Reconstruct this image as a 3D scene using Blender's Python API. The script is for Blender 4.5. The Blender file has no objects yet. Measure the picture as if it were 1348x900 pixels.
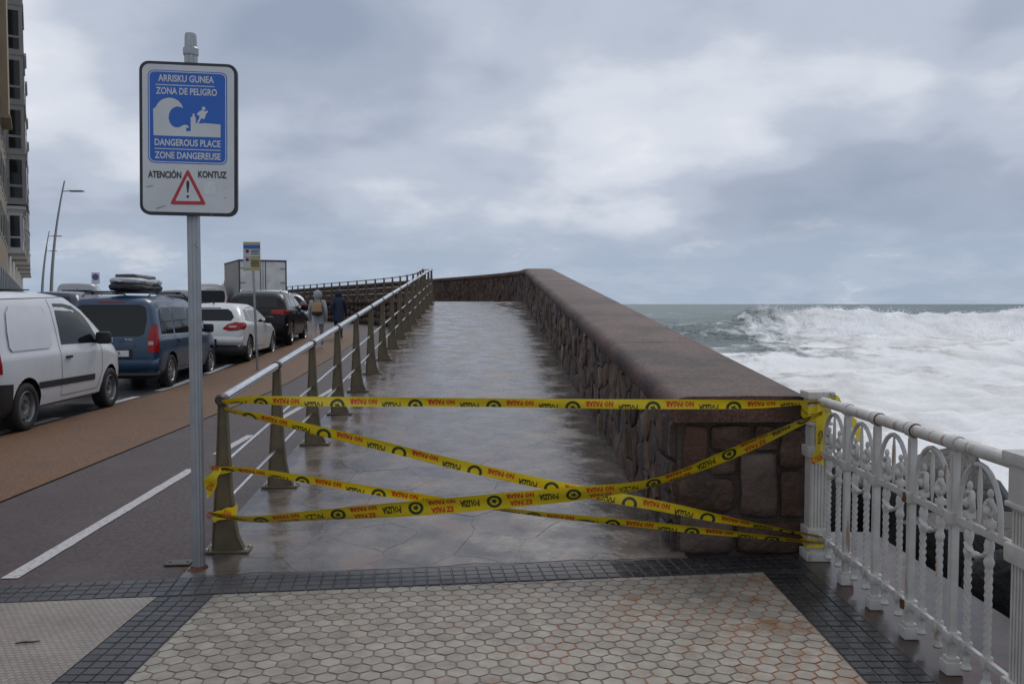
import bpy, bmesh, math, random
from mathutils import Vector, Matrix, noise
random.seed(7)
R = math.radians
SC = bpy.context.scene
COL = SC.collection

# ------------------------------------------------------------------ camera, sky, sun, exposure
FPX, CX, CY, CAMH = 1150.0, 674.0, 450.0, 1.65
PITCH = math.atan(50 / FPX)
cd = bpy.data.cameras.new('camera'); cam = bpy.data.objects.new('camera', cd); COL.objects.link(cam)
cd.sensor_width = 36; cd.lens = 36 * FPX / 1348; cd.clip_start = 0.05; cd.clip_end = 60000
cam.location = (0, 0, CAMH); cam.rotation_euler = (math.pi / 2 - PITCH, 0, 0)
SC.camera = cam
SC.view_settings.view_transform = 'Standard'; SC.view_settings.look = 'None'
SC.view_settings.exposure = 0.0; SC.view_settings.gamma = 1.0; SC.view_settings.use_curve_mapping = False
SUN_EL, SUN_AZ = R(48), R(12)

def build_world():
    w = bpy.data.worlds.new('World'); SC.world = w; w.use_nodes = True
    nt = w.node_tree; nt.nodes.clear(); N = nt.nodes.new; L = nt.links.new
    out = N('ShaderNodeOutputWorld'); bg = N('ShaderNodeBackground'); L(bg.outputs[0], out.inputs[0])
    STR = 0.1; bg.inputs[1].default_value = STR
    sky = N('ShaderNodeTexSky'); sky.sky_type = 'NISHITA'; sky.sun_disc = False
    sky.sun_elevation = SUN_EL; sky.sun_rotation = SUN_AZ
    tc = N('ShaderNodeTexCoord'); sep = N('ShaderNodeSeparateXYZ'); L(tc.outputs['Generated'], sep.inputs[0])
    def m(op, a, b=None, c=None, clamp=False):
        n = N('ShaderNodeMath'); n.operation = op; n.use_clamp = clamp
        for i, v in enumerate((a, b, c)):
            if v is None: continue
            if isinstance(v, (int, float)): n.inputs[i].default_value = v
            else: L(v, n.inputs[i])
        return n.outputs[0]
    z = m('MAXIMUM', sep.outputs[2], 0.0)
    den = m('ADD', z, 0.30)
    cmb = N('ShaderNodeCombineXYZ'); L(m('DIVIDE', sep.outputs[0], den), cmb.inputs[0]); L(m('DIVIDE', sep.outputs[1], den), cmb.inputs[1])
    def noi(scale, det, rough, off, dist=0.0):
        mp = N('ShaderNodeMapping'); L(cmb.outputs[0], mp.inputs[0]); mp.inputs['Location'].default_value = off
        n = N('ShaderNodeTexNoise'); L(mp.outputs[0], n.inputs['Vector'])
        n.inputs['Scale'].default_value = scale; n.inputs['Detail'].default_value = det
        n.inputs['Roughness'].default_value = rough; n.inputs['Distortion'].default_value = dist
        return n.outputs[0]
    def ramp(x, stops):
        r = N('ShaderNodeValToRGB'); L(x, r.inputs[0]); r.color_ramp.interpolation = 'EASE'
        e = r.color_ramp.elements
        while len(e) < len(stops): e.new(0.5)
        for i, (p, c) in enumerate(stops): e[i].position = p; e[i].color = (*[v / STR for v in c], 1)
        return r.outputs[0]
    big = noi(0.95, 3, 0.45, (3.3, 0.20, 0.0), 0.15)
    mid = noi(2.3, 5, 0.5, (1.3, 7.2, 0.0), 0.15)
    fine = noi(7.0, 5, 0.55, (4.0, 2.0, 0.0), 0.1)
    d = m('ADD', m('ADD', m('MULTIPLY', big, 0.72), m('MULTIPLY', mid, 0.22)), m('MULTIPLY', fine, 0.07))
    cl = ramp(d, [(0.37, (0.305, 0.362, 0.475)), (0.45, (0.375, 0.432, 0.545)), (0.515, (0.49, 0.545, 0.65)), (0.575, (0.68, 0.72, 0.80)), (0.66, (0.95, 0.96, 0.99))])
    # towards the horizon the overcast thins to a pale blue band of air under the cloud base
    def mixc(f, a, b):
        n = N('ShaderNodeMix'); n.data_type = 'RGBA'
        for i, v in ((0, f), (6, a), (7, b)):
            if isinstance(v, tuple): n.inputs[i].default_value = v
            elif isinstance(v, float): n.inputs[i].default_value = v
            else: L(v, n.inputs[i])
        return n.outputs[2]
    # gaps in the cloud let the clear sky through
    sc = N('ShaderNodeMix'); sc.data_type = 'RGBA'; sc.inputs[0].default_value = 0.30
    L(sky.outputs[0], sc.inputs[7]); sc.inputs[6].default_value = (0.33 / STR, 0.42 / STR, 0.54 / STR, 1)
    low = ramp(noi(2.6, 6, 0.6, (9.0, 3.0, 0.0)), [(0.44, (0.385, 0.460, 0.580)), (0.58, (0.43, 0.505, 0.62)), (0.70, (0.60, 0.64, 0.71))])
    h = N('ShaderNodeMapRange'); h.interpolation_type = 'SMOOTHSTEP'; L(m('ADD', z, m('MULTIPLY', m('SUBTRACT', mid, 0.5), 0.12)), h.inputs[0])
    h.inputs[1].default_value = 0.03; h.inputs[2].default_value = 0.13
    c1 = mixc(h.outputs[0], low, cl)
    gap = N('ShaderNodeMapRange'); L(big, gap.inputs[0]); gap.inputs[1].default_value = 0.62; gap.inputs[2].default_value = 0.8; gap.inputs[4].default_value = 0.5
    c2 = mixc(gap.outputs[0], c1, sc.outputs[2])
    L(c2, bg.inputs[0])
build_world()
sd = bpy.data.lights.new('sun', 'SUN'); sd.energy = 1.0; sd.angle = R(25); sd.color = (1, 0.94, 0.87)
sun = bpy.data.objects.new('sun', sd); COL.objects.link(sun); sun.location = (0, 0, 60)
sdir = Vector((math.sin(SUN_AZ) * math.cos(SUN_EL), math.cos(SUN_AZ) * math.cos(SUN_EL), math.sin(SUN_EL)))
sun.rotation_euler = (-sdir).to_track_quat('-Z', 'Y').to_euler()

# ------------------------------------------------------------------ helpers
def ray(px, py):
    v = (px - CX) / FPX; w = -(py - CY) / FPX
    c, s = math.cos(PITCH), math.sin(PITCH)
    return Vector((v, c + w * s, -s + w * c))
def G(px, py, z=0.0):
    r = ray(px, py); t = (z - CAMH) / r.z
    return Vector((0, 0, CAMH)) + r * t
def P(px, py, Y):
    r = ray(px, py); return Vector((0, 0, CAMH)) + r * (Y / r.y)

def interp(pts, x):
    if x <= pts[0][0]: return pts[0][1]
    for (a, b), (c, d) in zip(pts, pts[1:]):
        if x <= c: return b + (d - b) * (x - a) / (c - a)
    return pts[-1][1]
def sstep(a, b, x):
    t = max(0, min(1, (x - a) / (b - a))); return t * t * (3 - 2 * t)

MATS = {}
def mat(name, col, rough=0.6, metal=0.0, col2=None, nscale=6.0, amt=0.6, bump=0.0, bscale=None, rough2=None, detail=6, rnd=0.0, coat=0.0, spec=0.5, lo=0.35, hi=0.65, stain=None, sscale=2.0, slo=0.55, shi=0.7, bdist=0.01, emis=None, sdrift=0.0, sdet=7, sstretch=None):
    """procedural principled material: two tones by noise, roughness variation, fine relief, optional stain colour"""
    if name in MATS: return MATS[name]
    m = bpy.data.materials.new(name); m.use_nodes = True; MATS[name] = m
    nt = m.node_tree; N = nt.nodes.new; L = nt.links.new; b = nt.nodes['Principled BSDF']
    b.inputs['Base Color'].default_value = (*col, 1); b.inputs['Roughness'].default_value = rough
    b.inputs['Metallic'].default_value = metal; b.inputs['Coat Weight'].default_value = coat
    b.inputs['Coat Roughness'].default_value = 0.06
    b.inputs['Specular IOR Level'].default_value = spec
    geo = N('ShaderNodeNewGeometry')
    def noi(scale, det=detail, ro=0.6, w=0.0):
        n = N('ShaderNodeTexNoise'); L(geo.outputs['Position'], n.inputs['Vector'])
        n.inputs['Scale'].default_value = scale; n.inputs['Detail'].default_value = det; n.inputs['Roughness'].default_value = ro
        return n.outputs[0]
    def mr(x, a, c, d=0.0, e=1.0):
        n = N('ShaderNodeMapRange'); L(x, n.inputs[0])
        for i, v in enumerate((a, c, d, e)): n.inputs[i + 1].default_value = v
        return n.outputs[0]
    def mix(f, a, c):
        n = N('ShaderNodeMix'); n.data_type = 'RGBA'
        for i, v in ((0, f), (6, a), (7, c)):
            if isinstance(v, tuple): n.inputs[i].default_value = (*v, 1) if len(v) == 3 else v
            elif isinstance(v, float): n.inputs[i].default_value = v
            else: L(v, n.inputs[i])
        return n.outputs[2]
    cur = None
    if col2 is not None:
        cur = mix(mr(noi(nscale), lo, hi, 0.0, amt), col, col2)
    if rnd:
        oi = N('ShaderNodeObjectInfo'); ad = N('ShaderNodeMath'); ad.operation = 'ADD'
        L(oi.outputs['Random'], ad.inputs[0]); L(geo.outputs['Random Per Island'], ad.inputs[1])
        fr = N('ShaderNodeMath'); fr.operation = 'FRACT'; L(ad.outputs[0], fr.inputs[0])
        hs = N('ShaderNodeHueSaturation'); L(mr(fr.outputs[0], 0, 1, 1 - rnd, 1 + rnd), hs.inputs['Value'])
        if cur is None: hs.inputs['Color'].default_value = (*col, 1)
        else: L(cur, hs.inputs['Color'])
        cur = hs.outputs[0]
    if stain is not None:
        base = cur if cur is not None else col
        sn = noi(sscale, sdet, 0.65)
        if sstretch:
            mp_ = N('ShaderNodeMapping'); L(geo.outputs['Position'], mp_.inputs[0]); mp_.inputs['Scale'].default_value = sstretch; L(mp_.outputs[0], sn.node.inputs['Vector'])
        if sdrift:
            sp_ = N('ShaderNodeSeparateXYZ'); L(geo.outputs['Position'], sp_.inputs[0]); ma = N('ShaderNodeMath'); ma.operation = 'MULTIPLY_ADD'; L(sp_.outputs[0], ma.inputs[0]); ma.inputs[1].default_value = sdrift; L(sn, ma.inputs[2]); sn = ma.outputs[0]
        cur = mix(mr(sn, slo, shi), base, stain)
    if cur is not None: L(cur, b.inputs['Base Color'])
    if rough2 is not None:
        L(mr(noi(nscale * 0.7 + 0.31), 0.38, 0.62, rough, rough2), b.inputs['Roughness'])
    if bump:
        bp = N('ShaderNodeBump'); bp.inputs['Strength'].default_value = bump; bp.inputs['Distance'].default_value = bdist
        L(noi(bscale or nscale * 4, 5, 0.65), bp.inputs['Height']); L(bp.outputs[0], b.inputs['Normal'])
    if emis: b.inputs['Emission Color'].default_value = (*emis[0], 1); b.inputs['Emission Strength'].default_value = emis[1]
    return m

def obj(name, verts, faces, m, parent=None, smooth=None, world=False, mats=None, fm=None):
    me = bpy.data.meshes.new(name); me.from_pydata([tuple(v) for v in verts], [], faces)
    if m is not None: me.materials.append(m)
    for x in mats or []: me.materials.append(x)
    if fm: me.polygons.foreach_set('material_index', fm)
    if smooth is not None:
        me.polygons.foreach_set('use_smooth', [True] * len(me.polygons))
        if smooth < 180: me.set_sharp_from_angle(angle=R(smooth))
    me.update()
    return link(name, me, parent, world)
def link(name, me, parent=None, world=False):
    o = bpy.data.objects.new(name, me); COL.objects.link(o)
    if parent is not None:
        o.parent = parent
        if world: o.matrix_parent_inverse = full(parent).inverted()
    return o
def full(o):
    mm = o.matrix_basis.copy()
    if o.parent is not None: mm = full(o.parent) @ o.matrix_parent_inverse @ mm
    return mm
def tag(o, label, cat, group=None):
    o['label'] = label; o['category'] = cat
    if group: o['group'] = group
    return o
def thing(name, label, cat, loc=(0, 0, 0), rz=0.0, group=None):
    o = bpy.data.objects.new(name, None); COL.objects.link(o); o.empty_display_size = 0.2
    o.location = loc; o.rotation_euler = (0, 0, rz)
    return tag(o, label, cat, group)
def struct(o): o['kind'] = 'structure'; return o
def stuff(o): o['kind'] = 'stuff'; return o

class MB:
    def __init__(s): s.v = []; s.f = []
    def add(s, vs, fs):
        n = len(s.v); s.v += [Vector(a) for a in vs]; s.f += [tuple(i + n for i in f) for f in fs]; return s
    def box(s, c, d, M=None, bev=0.0):
        x, y, z = d[0] / 2, d[1] / 2, d[2] / 2
        if bev <= 0:
            vs = [(-x, -y, -z), (x, -y, -z), (x, y, -z), (-x, y, -z), (-x, -y, z), (x, -y, z), (x, y, z), (-x, y, z)]
            fs = [(0, 3, 2, 1), (4, 5, 6, 7), (0, 1, 5, 4), (1, 2, 6, 5), (2, 3, 7, 6), (3, 0, 4, 7)]
        else:
            bm = bmesh.new(); bmesh.ops.create_cube(bm, size=1); bmesh.ops.scale(bm, vec=d, verts=bm.verts)
            bmesh.ops.bevel(bm, geom=bm.edges[:], offset=bev, segments=2, affect='EDGES', profile=0.6)
            bm.verts.index_update(); vs = [v.co.copy() for v in bm.verts]; fs = [tuple(v.index for v in f.verts) for f in bm.faces]; bm.free()
        c = Vector(c)
        vs = [(M @ Vector(v) if M else Vector(v)) + c for v in vs]
        return s.add(vs, fs)
    def bar(s, a, b, w, h=None, up=(0, 0, 1)):
        a, b = Vector(a), Vector(b); t = (b - a).normalized(); h = h or w
        u = Vector(up); sd = t.cross(u)
        if sd.length < 1e-4: sd = t.cross(Vector((0, 1, 0)))
        sd.normalize(); u = sd.cross(t)
        q = [sd * w / 2 * i + u * h / 2 * j for i, j in ((-1, -1), (1, -1), (1, 1), (-1, 1))]
        return s.add([a + k for k in q] + [b + k for k in q], [(3, 2, 1, 0), (4, 5, 6, 7), (0, 1, 5, 4), (1, 2, 6, 5), (2, 3, 7, 6), (3, 0, 4, 7)])
    def tube(s, pts, r, n=8, cap=True, closed=False, radii=None, twist=None):
        pts = [Vector(p) for p in pts]; m = len(pts); n0 = len(s.v)
        prev = None
        for i, p in enumerate(pts):
            if closed: t = (pts[(i + 1) % m] - pts[i - 1]).normalized()
            else: t = (pts[min(i + 1, m - 1)] - pts[max(i - 1, 0)]).normalized()
            if prev is None:
                u = Vector((0, 0, 1)) if abs(t.z) < 0.9 else Vector((1, 0, 0))
            else: u = prev
            a = t.cross(u).normalized(); u = a.cross(t).normalized(); prev = u
            rr = radii[i] if radii else r
            for k in range(n):
                th = 2 * math.pi * k / n + (twist(i) if twist else 0)
                s.v.append(p + (a * math.cos(th) + u * math.sin(th)) * rr)
        for i in range(m if closed else m - 1):
            j = (i + 1) % m
            for k in range(n):
                s.f.append((n0 + i * n + k, n0 + i * n + (k + 1) % n, n0 + j * n + (k + 1) % n, n0 + j * n + k))
        if cap and not closed:
            s.f.append(tuple(n0 + k for k in reversed(range(n)))); s.f.append(tuple(n0 + (m - 1) * n + k for k in range(n)))
        return s
    def lathe(s, prof, n=16, M=None, cap=True):
        n0 = len(s.v)
        for r, z in prof:
            for k in range(n):
                th = 2 * math.pi * k / n; v = Vector((r * math.cos(th), r * math.sin(th), z))
                s.v.append(M @ v if M else v)
        for i in range(len(prof) - 1):
            for k in range(n):
                s.f.append((n0 + i * n + k, n0 + i * n + (k + 1) % n, n0 + (i + 1) * n + (k + 1) % n, n0 + (i + 1) * n + k))
        if cap:
            s.f.append(tuple(n0 + k for k in reversed(range(n)))); s.f.append(tuple(n0 + (len(prof) - 1) * n + k for k in range(n)))
        return s
    def prism(s, poly, fn, t0, t1):
        """poly: 2-D outline, fn(u,v,t) -> point; extruded from t0 to t1"""
        k = len(poly)
        s.add([fn(u, v, t0) for u, v in poly] + [fn(u, v, t1) for u, v in poly],
              [tuple(reversed(range(k))), tuple(range(k, 2 * k))] + [(i, (i + 1) % k, k + (i + 1) % k, k + i) for i in range(k)])
        return s
    def build(s, name, m, parent=None, smooth=None, world=False): return obj(name, s.v, s.f, m, parent, smooth, world)

def rot(ax, a): return Matrix.Rotation(a, 3, ax)
def copy_tree(o, parent=None):
    c = o.copy(); COL.objects.link(c)
    if parent is not None: c.parent = parent; c.matrix_parent_inverse = o.matrix_parent_inverse.copy()
    for ch in [x for x in o.children]: copy_tree(ch, c)
    return c
def rrect(w, h, r, n=5, cx=0, cy=0):
    out = []
    for (sx, sy, a0) in ((1, 1, 0), (-1, 1, 90), (-1, -1, 180), (1, -1, 270)):
        for i in range(n + 1):
            a = R(a0 + 90 * i / n); out.append((cx + sx * (w / 2 - r) + r * math.cos(a), cy + sy * (h / 2 - r) + r * math.sin(a)))
    return out
_tx = {}
def text_geo(s, size=1.0, bold=0.0, res=2):
    """flat lettering as (verts2d, faces), centred on its own box; returns also width,height"""
    key = (s, bold, res)
    if key not in _tx:
        cu = bpy.data.curves.new('lettering', 'FONT'); cu.body = s; cu.size = 1; cu.resolution_u = res; cu.offset = bold; cu.fill_mode = 'FRONT'
        cu.align_x = 'LEFT'
        o = bpy.data.objects.new('lettering', cu); COL.objects.link(o)
        dg = bpy.context.evaluated_depsgraph_get(); me = bpy.data.meshes.new_from_object(o.evaluated_get(dg))
        vs = [(v.co.x, v.co.y) for v in me.vertices]; fs = [tuple(p.vertices) for p in me.polygons]
        bpy.data.meshes.remove(me); bpy.data.objects.remove(o); bpy.data.curves.remove(cu)
        x0 = min(v[0] for v in vs); x1 = max(v[0] for v in vs); y0 = min(v[1] for v in vs); y1 = max(v[1] for v in vs)
        _tx[key] = ([((x - (x0 + x1) / 2) / (x1 - x0), (y - (y0 + y1) / 2) / (y1 - y0)) for x, y in vs], fs, (x1 - x0) / (y1 - y0))
    return _tx[key]

# ------------------------------------------------------------------ the lie of the land
_S = [0.0]
for i in range(1, 4001):
    Y = 5 + i * 0.1; _S.append(_S[-1] + 0.1 * (-0.03 - 0.47 * sstep(22, 46, Y)))
def bend(Y):
    if Y <= 5: return -0.03 * (Y - 5)
    i = min(3999, int((Y - 5) * 10)); return _S[i] + (_S[i + 1] - _S[i]) * ((Y - 5) * 10 - i)
def rise(Y):
    if Y < 16: return 0.0
    if Y < 18: return 0.01 * (Y - 16) ** 2
    if Y < 30: return 0.04 * (Y - 17)
    return 0.52 + 0.2 * (1 - math.exp(-(Y - 30) / 6))
KR = 0.0774
def yfront(X): return 5.06 + 0.1317 * (X + 2.97)          # far edge of the cross strip, where the ramp begins
def yhex(X): return 4.85 + 0.1294 * (X + 2.04)
TOPZ = 1.725
def zramp(X, Y): return min(TOPZ, max(0.0, KR * (Y - yfront(X))))
def xl(Y): return -1.90 - 0.0304 * (Y - 5.66)              # street side of the ramp
def xr(Y): return 1.08 - 0.0304 * (Y - 5.84)               # foot of the parapet

# ------------------------------------------------------------------ materials of the setting
M_ASPH = mat('bike_asphalt', (0.030, 0.021, 0.022), 0.5, col2=(0.092, 0.064, 0.063), spec=0.35, nscale=36, amt=0.9, bump=0.5, bscale=260, rough2=0.62, stain=(0.085, 0.066, 0.066), sscale=1.6, slo=0.50, shi=0.8, bdist=0.006)
M_BROWN = mat('brown_paving', (0.078, 0.038, 0.016), 0.6, col2=(0.215, 0.112, 0.054), spec=0.3, nscale=34, amt=0.9, bump=0.5, bscale=220, rough2=0.6, stain=(0.10, 0.062, 0.042), sscale=1.4, slo=0.52, shi=0.8, bdist=0.006)
M_ROAD = mat('road_asphalt', (0.035, 0.035, 0.038), 0.3, col2=(0.055, 0.054, 0.057), nscale=70, bump=0.4, bscale=240, rough2=0.55)
M_GROUND = mat('town_ground', (0.10, 0.095, 0.09), 0.7, col2=(0.14, 0.13, 0.12), nscale=2.0, bump=0.2)
M_PAINT = mat('road_paint', (0.50, 0.48, 0.48), 0.5, col2=(0.40, 0.37, 0.37), nscale=40, bump=0.2, stain=(0.12, 0.10, 0.10), sscale=26, slo=0.53, shi=0.68)
M_CONC = mat('wet_concrete', (0.040, 0.030, 0.025), 0.10, spec=0.35, col2=(0.075, 0.060, 0.05), nscale=5, bump=0.15, bscale=14, rough2=0.34, stain=(0.085, 0.032, 0.014), sscale=3.2, slo=0.50, shi=0.66)
M_GROUT = mat('tile_grout', (0.125, 0.098, 0.074), 0.55, col2=(0.18, 0.145, 0.11), nscale=16, stain=(0.30, 0.095, 0.020), sscale=1.9, slo=0.515, shi=0.63, sdrift=0.085, bump=0.4, bscale=200)
M_HEX = mat('hex_tile', (0.285, 0.255, 0.212), 0.34, col2=(0.180, 0.157, 0.132), nscale=10, amt=0.9, bump=0.35, bscale=160, rough2=0.6, rnd=0.17, stain=(0.19, 0.088, 0.032), sscale=4.2, slo=0.57, shi=0.74, bdist=0.004, sdrift=0.042)
M_DARKT = mat('dark_tile', (0.034, 0.034, 0.038), 0.34, col2=(0.052, 0.051, 0.055), nscale=10, rough2=0.5, bump=0.25, bscale=150, rnd=0.14, bdist=0.004, stain=(0.085, 0.075, 0.068), sscale=4.0, slo=0.58, shi=0.8)
M_WETT = mat('wet_dark_tile', (0.016, 0.016, 0.018), 0.10, col2=(0.04, 0.038, 0.04), nscale=8, rough2=0.35, bump=0.2, bscale=120, rnd=0.15, bdist=0.004)
M_DGROUT = mat('dark_grout', (0.028, 0.028, 0.032), 0.5, col2=(0.045, 0.043, 0.045), nscale=20, bump=0.3)
M_FLAG = mat('wet_flagstone', (0.088, 0.073, 0.063), 0.05, col2=(0.165, 0.135, 0.114), nscale=3.4, amt=0.95, bump=0.26, bscale=9, rough2=0.34, rnd=0.05, spec=0.75, stain=(0.190, 0.125, 0.088), sscale=1.5, slo=0.54, shi=0.64, bdist=0.02, lo=0.40, hi=0.60)
M_FLAGJ = mat('flag_joint', (0.080, 0.066, 0.058), 0.08, col2=(0.15, 0.12, 0.10), nscale=3.4, bump=0.25, bscale=9, rough2=0.34, bdist=0.02)
M_STONE = mat('rubble_stone', (0.052, 0.032, 0.025), 0.42, col2=(0.118, 0.075, 0.056), nscale=5.5, amt=0.95, bump=1.0, bscale=16, rough2=0.6, rnd=0.28, spec=0.2, stain=(0.20, 0.165, 0.13), sscale=7, slo=0.62, shi=0.78, bdist=0.03)
M_MORTAR = mat('wall_mortar', (0.048, 0.034, 0.028), 0.6, col2=(0.082, 0.060, 0.049), nscale=12, bump=0.8, bscale=40, bdist=0.02)
M_COPE = mat('coping_concrete', (0.062, 0.034, 0.029), 0.5, col2=(0.150, 0.090, 0.076), spec=0.15, nscale=52, amt=0.95, bump=0.9, bscale=90, rough2=0.62, stain=(0.042, 0.027, 0.024), sscale=1.1, slo=0.46, shi=0.62, rnd=0.05, bdist=0.006)
M_ROCK = mat('sea_rock', (0.012, 0.012, 0.012), 0.45, col2=(0.026, 0.025, 0.024), spec=0.25, nscale=3, bump=0.7, bscale=8, rough2=0.5, bdist=0.04)

def fine_tile():
    m = mat('fine_paver', (0.36, 0.315, 0.285), 0.45)
    nt = m.node_tree; N = nt.nodes.new; L = nt.links.new; b = nt.nodes['Principled BSDF']
    g = N('ShaderNodeNewGeometry'); mp = N('ShaderNodeMapping'); L(g.outputs['Position'], mp.inputs[0]); mp.inputs['Rotation'].default_value = (0, 0, R(-7))
    br = N('ShaderNodeTexBrick'); L(mp.outputs[0], br.inputs['Vector'])
    for k, v in (('Scale', 1.0), ('Brick Width', 0.034), ('Row Height', 0.030), ('Mortar Size', 0.0034), ('Mortar Smooth', 0.4)): br.inputs[k].default_value = v
    br.inputs['Color1'].default_value = (0.30, 0.255, 0.22, 1); br.inputs['Color2'].default_value = (0.25, 0.21, 0.18, 1); br.inputs['Mortar'].default_value = (0.17, 0.14, 0.12, 1)
    no = N('ShaderNodeTexNoise'); L(g.outputs['Position'], no.inputs[0]); no.inputs['Scale'].default_value = 3; no.inputs['Detail'].default_value = 6
    hs = N('ShaderNodeHueSaturation'); L(br.outputs[0], hs.inputs['Color']); r = N('ShaderNodeMapRange'); L(no.outputs[0], r.inputs[0]); r.inputs[1].default_value = .3; r.inputs[2].default_value = .7; r.inputs[3].default_value = .8; r.inputs[4].default_value = 1.12; L(r.outputs[0], hs.inputs['Value'])
    L(hs.outputs[0], b.inputs['Base Color'])
    bp = N('ShaderNodeBump'); bp.inputs['Strength'].default_value = 0.7; bp.inputs['Distance'].default_value = 0.004; bp.invert = True; L(br.outputs[1], bp.inputs['Height']); L(bp.outputs[0], b.inputs['Normal'])
    return m
M_FINE = fine_tile()

# ------------------------------------------------------------------ streets and pavements
def band(name, a, b, y0, y1, dz, m, step=1.5, kind=True):
    vs, fs = [], []; n = max(2, int((y1 - y0) / step))
    for i in range(n + 1):
        Y = y0 + (y1 - y0) * i / n
        fa = a(Y) if callable(a) else a + bend(Y); fb = b(Y) if callable(b) else b + bend(Y)
        vs += [(fa, Y, rise(Y) + dz), (fb, Y, rise(Y) + dz)]
    fs = [(2 * i, 2 * i + 1, 2 * i + 3, 2 * i + 2) for i in range(n)]
    o = obj(name, vs, fs, m, smooth=180)
    return struct(o) if kind else o
def clip_poly(poly, nx, ny, d):            # keep nx*x+ny*y <= d
    out = []
    for i, (x, y) in enumerate(poly):
        x2, y2 = poly[(i + 1) % len(poly)]; a = nx * x + ny * y - d; b = nx * x2 + ny * y2 - d
        if a <= 0: out.append((x, y))
        if a * b < 0: t = a / (a - b); out.append((x + (x2 - x) * t, y + (y2 - y) * t))
    return out

# land sheet, far under the paving
vs, fs = [], []
Ys = [-12, -4, 2, 5, 8, 12, 16, 18, 20, 24, 28, 32, 36, 40, 46, 55, 70, 100, 200, 400]
edge = lambda Y: 2.3 if Y < 5.9 else (1.2 if Y < 28 else min(1.2, bend(Y) + 0.2))
for Y in Ys: vs += [(-900, Y, rise(Y) - 0.05), (-60, Y, rise(Y) - 0.05), (min(edge(Y), 2.3), Y, rise(Y) - 0.05), (min(edge(Y), 2.3), Y, -9)]
for i in range(len(Ys) - 1):
    for k in range(3): fs.append((4 * i + k, 4 * i + k + 1, 4 * i + k + 5, 4 * i + k + 4))
struct(obj('ground', vs, fs, M_GROUND, smooth=40))
bikeleft, brownleft, parkleft, roadleft, farpark, farwalk = -4.2, -6.2, -8.4, -14.6, -16.9, -23.5
band('bicycle_path', bikeleft, lambda Y: -1.88 + bend(Y), 4.2, 70, -0.005, M_ASPH, 0.8)
band('footpath', brownleft, bikeleft, 1.0, 34, 0.006, M_BROWN, 0.8)
band('road', roadleft, brownleft, -6, 160, -0.012, M_ROAD, 1.5)
band('parking_lane', farpark, roadleft, -6, 160, -0.008, M_ROAD, 1.5)
band('far_pavement', farwalk, farpark, -6, 160, 0.06, mat('far_paving', (0.22, 0.2, 0.18), 0.5, col2=(0.17, 0.155, 0.14), nscale=3), 1.5)
band('far_footpath', brownleft, bikeleft, 34, 70, 0.006, M_ASPH, 1.0)
# painted lines
def ribbon_line(name, a, b, w, m, dz):
    a, b = Vector(a), Vector(b); t = (b - a).normalized(); n = Vector((t.y, -t.x, 0)) * w / 2
    k = 24; vs = []
    for i in range(k + 1):
        p = a.lerp(b, i / k); j = 0.008 * noise.noise(Vector((i * 1.7, p.y, 0)))
        q = 0.008 * noise.noise(Vector((i * 1.7 + 50, p.y, 3)))
        vs += [(p.x - n.x - j, p.y - n.y, rise(p.y) + dz), (p.x + n.x + q, p.y + n.y, rise(p.y) + dz)]
    return struct(obj(name, vs, [(2 * i, 2 * i + 1, 2 * i + 3, 2 * i + 2) for i in range(k)], m))
ribbon_line('painted_line', (-3.03, 5.2, 0), (-3.21, 8.7, 0), 0.10, M_PAINT, 0.0)
for k in range(6):
    y0 = 9.55 + 3.0 * k; x0 = -3.25 + bend(y0) - bend(9.5); ribbon_line('painted_dash', (x0, y0, 0), (x0 + bend(y0 + 1.4) - bend(y0), y0 + 1.4, 0), 0.10, M_PAINT, 0.0)
for k in range(9):
    y0 = 5.0 + 2.9 * k; x0 = -6.40 + bend(y0); ribbon_line('parking_line', (x0, y0, 0), (x0 + bend(y0 + 1.9) - bend(y0), y0 + 1.9, 0), 0.15, M_PAINT, -0.004)

# promenade: mortar bed, strips of dark scored tiles, hexagon field, fine pavers
def flat(name, poly, z, m, parent=None): 
    return obj(name, [(x, y, z) for x, y in poly], [tuple(range(len(poly)))], m, parent)
XL0, XL1, XR0, XR1 = -2.0, -1.69, 1.545, 1.85
hexp = struct(flat('tiled_pavement', [(XL1, 1.5), (XR0, 1.5), (XR0, yhex(XR0)), (XL1, yhex(XL1))], 0.0, M_GROUT))
struct(flat('fine_pavement', [(-9, 1.0), (XL0, 1.0), (XL0, yhex(XL0)), (-9, yhex(-9))], 0.004, M_FINE))
strip_f = struct(flat('dark_tile_band', [(-9, yhex(-9)), (1.85, yhex(1.85)), (1.85, yfront(1.85) + 0.02), (-9, yfront(-9) + 0.0)], 0.0, M_DGROUT))
strip_l = struct(flat('dark_tile_border', [(XL0, 1.5), (XL1, 1.5), (XL1, yhex(XL1)), (XL0, yhex(XL0))], 0.0, M_DGROUT))
strip_r = struct(flat('wet_tile_border', [(XR0, 1.5), (XR1, 1.5), (XR1, yhex(XR1)), (XR0, yhex(XR0))], 0.0, M_DGROUT))
struct(flat('concrete_edge', [(XR1, 1.0), (2.3, 1.0), (2.3, 6.0), (1.6, 6.0), (1.6, 5.9), (XR1, yfront(XR1))], 0.002, M_CONC))
mb = MB(); mb.box((2.50, 3.2, -0.2), (0.42, 6.6, 0.28)); struct(mb.build('sea_ledge', M_CONC))
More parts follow.
